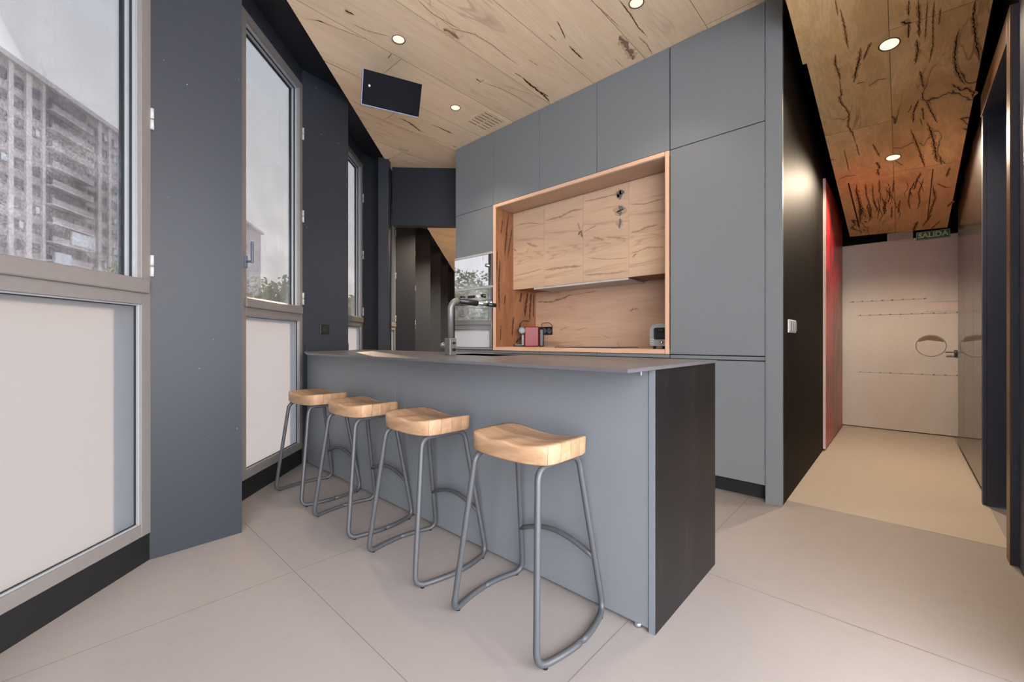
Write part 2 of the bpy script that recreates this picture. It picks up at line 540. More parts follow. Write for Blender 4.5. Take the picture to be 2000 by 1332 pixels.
M['leaf_b'] = flat('leaf_olive', rgb(156, 160, 92), .7, var=.3, scale=.8)
M['bark'] = flat('bark', rgb(84, 70, 58), .9)
M['facade'] = flat('facade_render', rgb(178, 172, 174), .85, var=.08, scale=.7)
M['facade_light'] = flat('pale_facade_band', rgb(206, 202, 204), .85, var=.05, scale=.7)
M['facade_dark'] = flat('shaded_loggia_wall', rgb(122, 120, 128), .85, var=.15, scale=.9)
M['win_dark'] = flat('dark_window_glass', rgb(66, 70, 88), .2, var=.3, scale=.6)
M['awning'] = flat('white_awning', rgb(205, 215, 222), .6)
M['shaded_end'] = paint('shade_dark_island_end', rgb(17, 16, 18), .40, spec=.3, streak=.12)  # near-black for facing away from the windows; shade put into the colour
M['halo'] = flat('brown_crack_halo', rgb(198, 146, 92), .6, var=.2, scale=40)
M['halo_pale'] = flat('pale_crack_halo', rgb(222, 186, 146), .6, var=.15, scale=40)
M['halo_door'] = flat('door_streak_halo', rgb(174, 144, 120), .6, var=.15, scale=40)
M['halo_side'] = flat('dark_side_grain', rgb(104, 64, 44), .6, var=.2, scale=40)
CR_HALL_A = [
  (0.004, [(-0.276, 2.947), (-0.275, 3.068)]),
  (0.007, [(-0.261, 3.02), (-0.254, 3.14), (-0.25, 3.35)]),
  (0.01, [(-0.315, 3.36), (-0.323, 3.446), (-0.316, 3.525), (-0.31, 3.617)]),
  (0.009, [(-0.318, 3.613), (-0.318, 3.779), (-0.331, 3.796), (-0.331, 3.86), (-0.307, 3.945), (-0.295, 4.026), (-0.313, 4.174), (-0.293, 4.291), (-0.283, 4.444)]),
  (0.01, [(-0.141, 3.361), (-0.166, 3.43), (-0.186, 3.498)]),
  (0.012, [(-0.189, 3.378), (-0.206, 3.486), (-0.225, 3.579), (-0.246, 3.689)]),
  (0.006, [(-0.236, 3.706), (-0.191, 3.71)]),
  (0.006, [(-0.172, 3.767), (-0.12, 3.728), (-0.078, 3.742)]),
]
CR_HALL_B = [
  (0.008, [(0.023, 3.141), (0.023, 3.254)]),
  (0.02, [(-0.011, 3.282), (0.036, 3.316)]),
  (0.01, [(0.023, 3.308), (0.025, 3.429)]),
  (0.01, [(0.06, 3.164), (0.067, 3.291), (0.071, 3.458)]),
  (0.01, [(0.06, 3.462), (0.067, 3.567), (0.056, 3.679)]),
  (0.005, [(0.098, 3.189), (0.097, 3.33), (0.096, 3.495)]),
  (0.006, [(0.124, 3.206), (0.125, 3.377), (0.132, 3.561), (0.12, 3.705)]),
  (0.005, [(0.152, 3.279), (0.15, 3.403)]),
  (0.012, [(0.234, 3.486), (0.228, 3.587), (0.231, 3.724), (0.248, 3.855), (0.279, 3.976), (0.3, 4.028)]),
  (0.016, [(0.232, 3.975), (0.286, 4.075), (0.302, 4.057), (0.346, 4.13), (0.345, 4.193)]),
  (0.012, [(0.28, 3.307), (0.287, 3.45), (0.314, 3.651), (0.341, 3.814)]),
  (0.01, [(0.08, 3.755), (0.103, 3.955)]),
  (0.01, [(0.1, 3.982), (0.1, 4.084)]),
  (0.012, [(0.08, 4.058), (0.055, 4.199), (0.057, 4.332)]),
  (0.01, [(0.116, 4.078), (0.151, 4.251), (0.187, 4.402)]),
  (0.01, [(0.098, 4.159), (0.113, 4.328)]),
  (0.016, [(0.13, 4.355), (0.17, 4.588), (0.208, 4.989)]),
  (0.012, [(0.044, 4.412), (0.084, 4.658), (0.139, 5.045)]),
  (0.01, [(0.222, 4.89), (0.237, 5.047)]),
  (0.008, [(0.028, 4.183), (0.047, 4.1)]),
  (0.006, [(-0.049, 4.842), (-0.0, 4.944)]),
  (0.005, [(0.091, 4.283), (0.107, 4.394)]),
]
CR_HALL_C = [
  (0.02, [(-0.324, 5.131), (-0.329, 5.324), (-0.324, 5.609), (-0.349, 6.08)]),
  (0.012, [(-0.247, 5.544), (-0.248, 5.843), (-0.269, 6.053)]),
  (0.01, [(-0.258, 5.14), (-0.263, 5.397), (-0.249, 5.591)]),
  (0.008, [(-0.208, 5.163), (-0.214, 5.464), (-0.2, 5.759)]),
  (0.01, [(-0.159, 5.105), (-0.164, 5.373)]),
  (0.008, [(-0.182, 5.477), (-0.175, 5.719), (-0.2, 5.995)]),
  (0.014, [(0.116, 5.099), (0.09, 5.258), (0.073, 5.434)]),
  (0.01, [(0.136, 5.221), (0.108, 5.514), (0.12, 5.697), (0.108, 5.882)]),
  (0.012, [(-0.059, 5.151), (-0.07, 5.436)]),
  (0.01, [(0.051, 5.362), (0.039, 5.663), (0.055, 5.861)]),
  (0.01, [(-0.125, 5.594), (-0.148, 5.934)]),
  (0.01, [(-0.081, 5.708), (-0.09, 6.037)]),
  (0.01, [(-0.02, 5.592), (-0.037, 5.925)]),
  (0.012, [(0.196, 5.386), (0.226, 5.651), (0.21, 5.874), (0.192, 6.118)]),
  (0.016, [(0.114, 6.195), (0.082, 6.47)]),
  (0.012, [(0.216, 6.05), (0.156, 6.35)]),
  (0.01, [(0.293, 5.112), (0.278, 5.287)]),
  (0.01, [(0.225, 5.379), (0.288, 5.488), (0.321, 5.503)]),
  (0.012, [(0.352, 5.794), (0.318, 5.918)]),
  (0.01, [(0.287, 6.233), (0.223, 6.46)]),
  (0.008, [(-0.451, 5.001), (-0.387, 4.96), (-0.314, 4.974)]),
  (0.012, [(-0.167, 4.802), (-0.147, 4.938)]),
  (0.012, [(-0.165, 4.929), (-0.16, 5.055)]),
  (0.008, [(-0.181, 4.496), (-0.144, 4.727)]),
  (0.008, [(-0.47, 4.618), (-0.439, 4.63)]),
  (0.005, [(-0.365, 4.499), (-0.359, 4.69), (-0.359, 4.875)]),
  (0.006, [(-0.281, 4.445), (-0.273, 4.646)]),
]
CR_KIT_A = [
  (0.022, [(-2.29, 2.579), (-2.301, 2.677), (-2.305, 2.77), (-2.319, 2.927), (-2.343, 3.031)]),
  (0.008, [(-2.294, 2.502), (-2.29, 2.579)]),
  (0.01, [(-2.307, 2.852), (-2.297, 2.948)]),
  (0.012, [(-1.793, 2.542), (-1.798, 2.636), (-1.799, 2.739)]),
  (0.008, [(-1.71, 2.286), (-1.74, 2.385), (-1.771, 2.468)]),
  (0.05, [(-1.466, 2.706), (-1.493, 2.87), (-1.509, 3.008)]),
  (0.006, [(-2.569, 2.367), (-2.571, 2.427), (-2.527, 2.564), (-2.505, 2.754), (-2.501, 3.056)]),
  (0.014, [(-2.581, 2.34), (-2.583, 2.399)]),
  (0.006, [(-2.538, 2.395), (-2.611, 2.396)]),
  (0.01, [(-3.452, 2.644), (-3.446, 2.793)]),
  (0.008, [(-1.318, 2.42), (-1.322, 2.587), (-1.337, 2.716), (-1.33, 2.844)]),
  (0.007, [(-1.378, 2.799), (-1.368, 2.913), (-1.384, 3.046)]),
  (0.006, [(-2.274, 1.742), (-2.288, 1.854), (-2.213, 1.99), (-2.198, 2.142), (-2.209, 2.332), (-2.208, 2.467)]),
  (0.04, [(-2.325, 1.81), (-2.33, 1.95)]),
  (0.006, [(-2.108, 2.452), (-2.101, 2.567)]),
  (0.005, [(-1.829, 2.347), (-1.826, 2.441)]),
  (0.005, [(-1.451, 2.296), (-1.436, 2.5), (-1.431, 2.629)]),
  (0.004, [(-2.484, 2.54), (-2.409, 2.757), (-2.352, 2.968)]),
  (0.004, [(-1.618, 2.894), (-1.619, 3.042)]),
]
CR_KIT_B = [
  (0.016, [(-3.579, 2.243), (-3.583, 2.363), (-3.655, 2.561)]),
  (0.008, [(-3.46, 2.532), (-3.439, 2.645), (-3.436, 2.804)]),
  (0.012, [(-2.893, 1.19), (-2.88, 1.222)]),
  (0.004, [(-2.945, 1.112), (-2.888, 1.198), (-2.86, 1.328), (-2.811, 1.539)]),
  (0.008, [(-2.887, 1.713), (-2.815, 1.705)]),
  (0.007, [(-4.047, 2.217), (-4.032, 2.352)]),
  (0.01, [(-4.16, 2.607), (-4.119, 2.716)]),
  (0.004, [(-3.634, 1.776), (-3.648, 1.915), (-3.523, 2.127)]),
  (0.004, [(-2.661, 1.263), (-2.664, 1.34)]),
  (0.02, [(-2.678, 1.271), (-2.665, 1.331)]),
  (0.01, [(-3.667, 2.973), (-3.646, 3.025)]),
  (0.005, [(-2.75, 1.343), (-2.738, 1.458), (-2.673, 1.592)]),
  (0.005, [(-2.256, 1.549), (-2.277, 1.683), (-2.253, 1.9)]),
  (0.004, [(-3.754, 2.115), (-3.719, 2.404), (-3.673, 2.9)]),
  (0.004, [(-3.271, 1.377), (-3.267, 1.539), (-3.257, 1.692)]),
]
CR_DOORS = [
  (0.016, [(-2.632, 2.23), (-2.429, 2.234), (-2.307, 2.263), (-2.181, 2.256)]),
  (0.01, [(-2.172, 2.318), (-2.042, 2.314), (-1.971, 2.313), (-1.85, 2.311), (-1.735, 2.298)]),
  (0.016, [(-2.239, 2.134), (-2.214, 2.065)]),
  (0.034, [(-2.239, 2.021), (-2.2, 2.046), (-2.181, 1.987)]),
  (0.008, [(-2.181, 2.035), (-2.097, 2.06), (-2.033, 2.072)]),
  (0.018, [(-2.632, 1.737), (-2.388, 1.737), (-2.181, 1.724)]),
  (0.012, [(-2.172, 1.636), (-2.006, 1.63), (-1.867, 1.622), (-1.726, 1.629)]),
  (0.018, [(-2.075, 1.977), (-2.006, 1.947), (-1.953, 1.929)]),
  (0.01, [(-1.945, 1.955), (-1.85, 1.932), (-1.726, 1.901)]),
  (0.008, [(-3.057, 2.253), (-2.945, 2.259), (-2.802, 2.241), (-2.654, 2.201)]),
  (0.016, [(-2.873, 2.047), (-2.802, 2.01), (-2.722, 1.988)]),
  (0.016, [(-3.069, 2.013), (-3.019, 1.984)]),
  (0.01, [(-2.885, 1.941), (-2.849, 1.981)]),
  (0.008, [(-3.057, 1.72), (-2.873, 1.732), (-2.654, 1.757)]),
  (0.009, [(-1.71, 2.194), (-1.578, 2.167), (-1.473, 2.173), (-1.401, 2.173)]),
  (0.016, [(-1.702, 1.951), (-1.639, 1.948), (-1.563, 1.97), (-1.459, 1.972)]),
  (0.008, [(-1.71, 1.775), (-1.639, 1.78), (-1.547, 1.8), (-1.401, 1.78)]),
  (0.014, [(-1.687, 1.735), (-1.647, 1.766)]),
  (0.05, [(-1.798, 2.339), (-1.798, 2.254)]),
  (0.05, [(-1.837, 2.323), (-1.764, 2.31)]),
  (0.07, [(-1.803, 2.205), (-1.803, 2.112)]),
  (0.05, [(-1.808, 2.09), (-1.8, 2.003)]),
  (0.012, [(-1.842, 2.15), (-1.743, 2.174)]),
  (0.012, [(-2.933, 2.408), (-2.916, 2.376)]),
  (0.006, [(-2.779, 1.597), (-2.756, 1.574)]),
  (0.005, [(-2.632, 1.654), (-2.534, 1.661)]),
  (0.006, [(-2.153, 1.798), (-1.936, 1.753), (-1.726, 1.738)]),
]
CR_SPLASH = [
  (0.03, [(-3.058, 1.472), (-2.848, 1.458), (-2.707, 1.478), (-2.55, 1.522)]),
  (0.012, [(-2.55, 1.513), (-2.358, 1.525), (-2.256, 1.526)]),
  (0.02, [(-1.912, 1.312), (-1.862, 1.326), (-1.81, 1.333)]),
  (0.01, [(-2.73, 1.141), (-2.616, 1.173)]),
  (0.008, [(-2.528, 1.138), (-2.379, 1.162)]),
  (0.01, [(-2.043, 1.012), (-2.015, 0.97)]),
  (0.008, [(-2.528, 0.974), (-2.42, 0.993)]),
  (0.006, [(-2.216, 1.089), (-2.1, 1.046)]),
]
CR_SIDE = [
  (0.012, [(3.25, 2.369), (3.223, 2.217), (3.205, 2.068), (3.189, 1.919)]),
  (0.01, [(3.304, 2.233), (3.269, 2.079), (3.231, 1.889)]),
  (0.012, [(3.119, 1.873), (3.101, 1.602), (3.111, 1.334)]),
  (0.008, [(3.081, 1.975), (3.071, 1.724)]),
  (0.008, [(3.158, 2.295), (3.132, 2.127)]),
  (0.012, [(3.197, 1.511), (3.184, 1.41)]),
  (0.012, [(3.331, 1.289), (3.312, 1.195), (3.304, 1.066)]),
  (0.02, [(3.559, 1.569), (3.53, 1.432), (3.509, 1.297)]),
  (0.016, [(3.619, 1.574), (3.598, 1.397), (3.589, 1.242)]),
  (0.012, [(3.457, 1.56), (3.429, 1.444)]),
  (0.008, [(3.132, 1.191), (3.122, 1.011)]),
  (0.012, [(3.664, 1.558), (3.652, 1.283)]),
]

# ================================================================== SETTING
C = [-2.50, -.90, .70, 2.31, 3.93, 5.53, 7.14, 8.75, 10.35, 11.95, 13.55]
WS = [-2.03, -.42, 1.19, 2.74, 4.33, 5.98, 7.60, 9.20, 10.80, 12.40]
WE = [-1.18, .43, 2.038, 3.586, 5.176, 6.83, 8.44, 10.05, 11.65, 13.25]
SW, SI, SO = -1.626, -1.365, -1.722       # window face, pier nose, outer face
ZS = 3.30                                  # dark soffit
ZC = 3.19                                  # oak ceiling

# floor with tile joints
mb = MB()
mb.prism([P(-1.74, -2.9), P(-1.74, 14.2), P(8.8, 14.2), (4.2, 9), P(5.0, -2.9)], -.25, 0, 0)
fl = []
def inside_floor(x0, y0, x1, y1):
    return True
for k in range(-4, 4):
    x = -.74 + 1.25 * k
    y0 = max(x - 4.0, -2.40 - x); y1 = 3.12 if x < -.6 or x > .4 else 3.12
    mb.quad((x - .0015, y0, .0006), (x + .0015, y0, .0006), (x + .0015, y1, .0006), (x - .0015, y1, .0006), 1)
for k in range(-4, 3):
    y = .715 + 1.24 * k
    x0 = -2.40 - y; x1 = min(4, y + 4.0) if y < 2 else -.66
    if x0 > x1: continue
    mb.quad((x0, y - .0015, .0005), (x1, y - .0015, .0005), (x1, y + .0015, .0005), (x0, y + .0015, .0005), 1)
struct(mb.build('floor', ['floor', 'grout']))
mb = MB()
mb.prism([P(-3.2, -2.91), P(9, -2.91), P(9, -18), P(-3.2, -18)], -.25, -.02, 0)
struct(mb.build('floor', ['reflector']), 'pale terrace added unseen behind the camera to bounce skylight onto the ceiling')
mb = MB()
mb.box(-.548, 3.195, .0, .392, 6.5, .0012, 0)
struct(mb.build('floor', ['floor_hall']), 'resin floor of the hallway, warm lamplight tinted into its beige')

# oak ceilings and the dark roof soffit over the window recesses
mb = MB()
kp = [P(-1.33, -2.4), P(-1.33, 13.95), (-3.75, 16), (-3.75, 3.75), (-.49, 3.75), (-.49, 1.65), (1.9, 1.65), (3.0, -.6), P(1.2, -2.4)]
mb.prism(kp, ZC, ZC + .04, 0)
mb.cracks(CR_KIT_A + CR_KIT_B, lambda q, o: (q.x, q.y, ZC - o), .75, lambda w: 1 if .008 <= w < .03 else 3, 2, 0, .3, 2.6)
oak = struct(mb.build('ceiling', ['wood_ceiling', 'crack', 'halo_pale', 'streak']), 'pale oak board ceiling over the kitchen')
mb = MB()
hz = lambda p: 3.477 - .19 * p[1] - .045 * p[0]
mb.prism([(-.465, 1.65), (.348, 1.65), (.348, 6.45), (-.465, 6.45)], hz, lambda p: hz(p) + .03, 0)
mb.prism([(-.487, 1.65), (-.463, 1.65), (-.463, 3.36), (-.487, 3.36)], hz, lambda p: hz(p) + .03, 0)
mb.cracks(CR_HALL_A + CR_HALL_B + CR_HALL_C[14:], lambda q, o: (q.x, q.y, 3.477 - .19 * q.y - .045 * q.x - o), .65, 1, 2, 100, .45, 3.6)
hall_oak = struct(mb.build('ceiling', ['wood_hall', 'crack', 'halo']), 'darker cracked oak ceiling sloping down over the hallway')
mb = MB()
a = .012
pz = lambda x, y, o=.006: 3.477 - .19 * y - .045 * x - o
# removable hatch: a slightly lower board with a dark edge on its left
hp = [(-.372, 5.10), (.185, 5.10), (.185, 6.16), (-.356, 6.16)]
mb.prism(hp, lambda p: pz(p[0], p[1], .007), lambda p: pz(p[0], p[1], .0), 0)
mb.prism([(-.385, 5.10), (-.372, 5.10), (-.356, 6.17), (-.369, 6.17)], lambda p: pz(p[0], p[1], .004), lambda p: pz(p[0], p[1], .0), 1)
mb.prism([(-.36, 6.16), (.185, 6.16), (.185, 6.166), (-.36, 6.166)], lambda p: pz(p[0], p[1], .004), lambda p: pz(p[0], p[1], .0), 1)
mb.prism([(.185, 5.10), (.192, 5.10), (.192, 6.16), (.185, 6.16)], lambda p: pz(p[0], p[1], .004), lambda p: pz(p[0], p[1], .0), 1)
mb.cracks(CR_HALL_C[:14], lambda q, o: (q.x, q.y, pz(q.x, q.y, .0072 + o)), .6, 1, 2, 300, .45, 3.4)
for i in range(26):
    rn = random.Random(i * 7 + 1)
    x = rn.uniform(-.33, .10); y = rn.uniform(5.18, 5.7)
    pts = [(x, y)]
    for j in range(4):
        pts.append((pts[-1][0] + rn.uniform(-.02, .02), pts[-1][1] + rn.uniform(.05, .12)))
    pts = [(a_, min(b_, 6.12)) for a_, b_ in pts]
    mb.crack(pts, rn.uniform(.004, .009), lambda q: (q.x, q.y, pz(q.x, q.y, .0082)), 1, seed=400 + i, jag=.5)
mb.build('access_hatch', ['wood_hall', 'crack', 'halo'], hall_oak)
mb = MB()
mb.prism([P(-1.74, -2.45), P(-1.74, 14.2), P(8.8, 14.2), (3.0, 9), (3.0, -.6), P(1.2, -2.45)], ZS, ZS + .25, 0)
struct(mb.build('ceiling', ['dark_soffit']), 'dark soffit above the oak ceiling and the window recesses')

# window piers: three-sided columns between the windows
for k in range(len(C)):
    mb = MB()
    e0 = WE[k - 1] if k > 0 else -2.9
    s1 = WS[k] if k < len(WS) else C[k] + .45
    poly = [(SO, e0), (SW, e0), (SI, C[k]), (SW, s1), (SO, s1)]
    mb.prism(poly, 0, ZS, 0)
    struct(place(mb, 'wall_left', ['pier']))
# wall strips over the windows
for k in range(len(WS)):
    mb = MB(); mb.box(SO, WS[k], 3.165, SW, WE[k], ZS, 0)
    struct(place(mb, 'wall_left', ['pier']))

def ring(mb, t0, z0, t1, z1, w, sa, sb, mat=0, bev=.0015, b=None):
    b = w if b is None else b
    mb.box(sa, t0, z0, sb, t0 + w, z1, mat, bev); mb.box(sa, t1 - w, z0, sb, t1, z1, mat, bev)
    mb.box(sa, t0 + w, z0, sb, t1 - w, z0 + b, mat, bev); mb.box(sa, t0 + w, z1 - b, sb, t1 - w, z1, mat, bev)

for k in range(len(WS)):
    t0, t1 = WS[k], WE[k]
    w = bpy.data.objects.new('window_%d' % (k + 1), None); COL.objects.link(w)
    w.location = P(SW, (t0 + t1) / 2) + (0,); w.rotation_euler = (0, 0, radians(45)); w.empty_display_size = .1
    MW[w.name] = Matrix.Translation(w.location) @ R45
    struct(w)
    m1 = MB(); m1.box(SO, t0, 0, SW - .004, t1, .132, 0)
    place(m1, 'kick_panel', ['black_mat'], w)
    m1 = MB()
    ring(m1, t0, .13, t1, 3.17, .052, SW - .070, SW + .004, 0, .002, .055)
    # stepped rebates around the deep upper pane
    ring(m1, t0 + .05, 1.30, t1 - .05, 3.118, .012, SW - .066, SW - .016, 1, .001)
    ring(m1, t0 + .06, 1.305, t1 - .06, 3.108, .008, SW - .068, SW - .030, 2, .0)
    ring(m1, t0 + .066, 1.31, t1 - .066, 3.102, .012, SW - .070, SW - .038, 1, .001)
    ring(m1, t0 + .077, 1.315, t1 - .077, 3.092, .006, SW - .070, SW - .050, 2, .0)
    # bead of the lower pane
    ring(m1, t0 + .05, .18, t1 - .05, 1.20, .012, SW - .020, SW - .006, 1, .001)
    ring(m1, t0 + .06, .188, t1 - .06, 1.192, .007, SW - .020, SW - .012, 2, .0)
    place(m1, 'window_frame', ['alu', 'alu_light', 'gasket'], w)
    m1 = MB()
    m1.prism([(SW - .07, t0 + .05), (SW + .006, t0 + .05), (SW + .006, t1 - .05), (SW - .07, t1 - .05)], 1.195, 1.315, 0, bev=.0015)
    m1.box(SW + .004, t0 + .03, 1.247, SW + .022, t1 - .025, 1.308, 0, .006)
    place(m1, 'transom', ['alu'], w)
    m1 = MB(); m1.box(SW - .062, t0 + .06, 1.31, SW - .056, t1 - .06, 3.11, 0)
    place(m1, 'clear_pane', ['glass'], w)
    m1 = MB(); m1.box(SW - .022, t0 + .05, .18, SW - .018, t1 - .05, 1.20, 0)
    place(m1, 'frosted_pane', ['frost'], w)
    for z in (1.38, 2.07, 2.76):
        m1 = MB()
        m1.cyl((SW + .008, t1 + .002, z - .05), (SW + .008, t1 + .002, z - .003), .008, 10)
        m1.cyl((SW + .008, t1 + .002, z + .001), (SW + .008, t1 + .002, z + .05), .008, 10)
        place(m1, 'hinge', ['white_metal'], w)
    m1 = MB()
    m1.box(SW + .002, t0 + .025, 1.50, SW + .014, t0 + .055, 1.58, 0, .003)
    m1.cyl((SW + .012, t0 + .04, 1.54), (SW + .05, t0 + .04, 1.54), .008, 12)
    m1.box(SW + .042, t0 + .03, 1.53, SW + .056, t0 + .05, 1.67, 0, .004)
    place(m1, 'window_handle', ['speaker_edge'], w)

# socket plate on the pier over the worktop
def on_pier(k, u, z, off=.0):      # point on the visible face of pier k, u = 0 (window) .. 1 (nose)
    a = Vector((SW, WE[k])); b = Vector((SI, C[k + 1]))
    n = Vector((b.y - a.y, -(b.x - a.x))).normalized()
    q = a.lerp(b, u) + n * off
    return Vector(P(q.x, q.y) + (z,)), n
a = Vector(P(SW, WE[3])); b = Vector(P(SI, C[4]))
dr = (b - a).normalized(); ang = math.atan2(dr.y, dr.x)
pc = a.lerp(b, .46)
so = thing('wall_socket', 'small dark square socket on the window pier just above the worktop', 'socket', (pc.x, pc.y, 1.085), ang)
mb = MB(); mb.box(-.042, -.009, 0, .042, 0, .084, 0, .003); mb.build('plate', ['black'], so, 'local')
mb = MB(); mb.box(-.024, -.0115, .018, .024, -.008, .066, 0, .002); mb.build('insert', ['black_mat'], so, 'local')

# partition: post, header over the opening, walls of the room beyond
mb = MB(); mb.box(-1.405, 5.06, 0, -1.285, 5.16, ZC + .02, 0, .002)
struct(place(mb, 'trim_1', ['pier']), 'slim post at the partition opening')
mb = MB(); mb.box(-1.30, 5.30, 2.47, .06, 5.42, ZC + .02, 0)
struct(place(mb, 'wall_far', ['dark_soffit']), 'dark header over the opening beyond the island')
mb = MB(); mb.box(-1.75, 14.0, 0, 8.8, 14.2, ZS, 0)
struct(place(mb, 'wall_far', ['pier']))
mb = MB(); mb.box(-3.72, 3.74, 0, -3.69, 16, ZS, 0)
struct(mb.build('wall_back', ['pier']))
mb = MB(); mb.box(-3.71, 3.72, 0, -.64, 3.80, ZS, 0)
struct(mb.build('wall_back', ['black_panel']))

# hallway
mb = MB(); mb.box(-.638, 3.075, 0, -.548, 6.62, ZS, 0)
struct(mb.build('wall_hall_left', ['black_panel']))
mb = MB(); mb.box(-.638, 3.045, 0, -.546, 3.074, ZS, 0, .001)
struct(mb.build('trim_2', ['cab']), 'grey end post between the tall cabinet and the hallway')
mb = MB(); mb.box(-.62, 6.53, 0, .75, 6.65, ZS, 0); mb.box(-.548, 6.492, 2.175, .56, 6.53, ZS, 0)
struct(mb.build('wall_hall_end', ['black_panel']))
mb = MB(); mb.box(.50, 5.95, 0, .60, 6.53, ZS, 0); mb.box(.398, 3.99, 2.56, .60, 5.95, ZS, 0); mb.box(.398, 2.97, 2.575, .60, 3.99, ZS, 0)
struct(mb.build('wall_hall_right', ['black_panel']))
mb = MB(); mb.box(.386, 1.9, 0, .60, 2.97, ZS, 0)
struct(mb.build('wall_right', ['blue_wall']))

# doorway on the right with its dark door
d2 = bpy.data.objects.new('door_2', None); COL.objects.link(d2); d2.location = (.4, 3.48, 0); struct(d2)
MW[d2.name] = Matrix.Translation(d2.location)
mb = MB()
mb.box(.366, 2.972, 0, .52, 3.058, 2.57, 0, .002)
mb.box(.366, 3.935, 0, .384, 3.99, 2.57, 0, .002); mb.box(.384, 3.925, 0, .60, 3.99, 2.57, 0, .002)
mb.box(.366, 3.058, 2.44, .52, 3.935, 2.57, 0, .002)
mb.build('door_frame', ['blue_wall'], d2)
mb = MB(); mb.box(.360, 2.972, 0, .367, 3.058, 2.57, 0, .001); mb.box(.360, 3.058, 2.44, .367, 3.96, 2.57, 0, .001)
mb.build('bronze_architrave', ['brown_jamb'], d2)
mb = MB(); mb.box(.47, 3.06, .012, .51, 3.925, 2.438, 0, .002); mb.build('door_leaf', ['black_mat'], d2)
for z in (.41, 1.07, 1.71, 1.94):
    mb = MB(); mb.box(.388, 3.058, z - .045, .416, 3.066, z + .045, 0, .003); mb.box(.383, 3.058, z - .035, .39, 3.07, z + .035, 0, .002)
    mb.build('hinge', ['white_metal'], d2)

# metal door at the end of the hallway
d1 = bpy.data.objects.new('door_1', None); COL.objects.link(d1); d1.location = (-.06, 6.49, 0); struct(d1)
MW[d1.name] = Matrix.Translation(d1.location)
mb = MB(); mb.box(-.547, 6.488, .01, .49, 6.52, 2.17, 0, .002)
mb.build('door_leaf', ['door_metal'], d1)
for z, xs in ((1.49, (-.47, .20)), (1.325, (-.40, .43)), (.655, (-.40, .43))):
    mb = MB()
    mb.box(xs[0], 6.4868, z - .0015, xs[1], 6.489, z + .0015, 0)
    n = int((xs[1] - xs[0]) / .088)
    for i in range(n + 1):
        mb.lathe([(.0, -.004), (.006, -.003), (.009, .0)], (xs[0] + .03 + i * .088, 6.4875, z + .004), 8, 1, 'Y')
    mb.build('rivet_row', ['speaker_edge', 'silver'], d1)
mb = MB()
ringpts = [(.212, 1.352), (.49, 1.352), (.49, 1.452), (.212, 1.452)]
mb.box(.190, 6.483, 1.345, .49, 6.489, 1.352, 1); mb.box(.190, 6.483, 1.452, .49, 6.489, 1.459, 1); mb.box(.190, 6.483, 1.345, .200, 6.489, 1.459, 1)
mb.box(.222, 6.485, 1.362, .49, 6.489, 1.442, 0)
mb.build('slot_window', ['pink_slot', 'door_metal'], d1)
mb = MB()
pts = [(.224 + .118 * cos(2 * pi * i / 40), 6.4875, .972 + .116 * sin(2 * pi * i / 40)) for i in range(40)]
mb.tube(pts, .003, 6, 0, closed=True)
seg = [(.224 + .112 * cos(t), 6.4865, .972 + .110 * sin(t)) for t in [radians(22 + 136 * i / 16) for i in range(17)]]
mb._add(seg + [(.20, 6.4865, 1.035)], [tuple(range(18))], 1)
mb.build('round_hatch', ['speaker_edge', 'tan_flap'], d1)
mb = MB()
mb.box(.398, 6.478, .85, .425, 6.489, .93, 0, .003); mb.cyl((.41, 6.48, .905), (.41, 6.44, .905), .008, 10); mb.box(.33, 6.436, .898, .416, 6.448, .912, 0, .004)
mb.build('door_handle', ['grey_tap'], d1)
mb = MB()
rn = random.Random(4)
for i in range(60):
    x = -.54 + i * .0175
    mb.box(x, 6.4855, 2.165 + rn.uniform(-.012, -.002), x + .014, 6.489, 2.172, 0)
mb.build('torn_edge', ['door_metal'], d1)

# ================================================================== KITCHEN WALL
YF = 3.057
def door_panel(name, x0, x1, z0, z1, parent, mat='cab', g=.002, y=YF, th=.02):
    m_ = MB(); m_.box(x0 + g, y, z0 + g, x1 - g, y + th, z1 - g, 0, .0012)
    return m_.build(name, [mat], parent)
def carcass(name, label, cat, x0, x1, z0, z1, doors, kick=False, group=None, yb=3.70):
    t = thing(name, label, cat, ((x0 + x1) / 2, (YF + yb) / 2, z0 if not kick else 0), 0, group)
    m_ = MB(); m_.box(x0 + .0005, YF + .0215, z0, x1 - .0005, yb, z1, 0)
    m_.build('body', ['groove'], t)
    for (nm, a_, b_) in doors:
        door_panel(nm, x0, x1, a_, b_, t)
    if kick:
        m_ = MB(); m_.box(x0 + .001, 3.122, 0, x1 - .001, 3.14, .10, 0); m_.build('kick_board', ['black_mat'], t)
    return t
X = [-3.709, -3.105, -2.489, -1.872, -1.257, -.641]
# oven tower: body leaves room for the two appliances
t = thing('oven_cabinet', 'tall grey cabinet at the far left of the kitchen wall holding both ovens', 'cabinet', ((X[0] + X[1]) / 2, 3.38, 0))
mb = MB(); mb.box(X[0], YF + .0215, .10, X[1] - .0005, 3.70, .935, 0); mb.box(X[0], YF + .0215, 1.953, X[1] - .0005, 3.70, ZC - .002, 0)
mb.box(X[0], YF + .0215, .935, X[0] + .016, 3.70, 1.953, 0); mb.box(X[1] - .017, YF + .0215, .935, X[1] - .001, 3.70, 1.953, 0)
mb.build('body', ['cab'], t)
door_panel('door', X[0], X[1], 2.430, ZC - .001, t); door_panel('door', X[0], X[1], 1.955, 2.430, t)
door_panel('drawer_front', X[0], X[1], .106, .925, t)
mb = MB(); mb.box(X[0] + .001, 3.122, 0, X[1] - .001, 3.14, .10, 0); mb.build('kick_board', ['black_mat'], t)
nm = ['first', 'second', 'third']
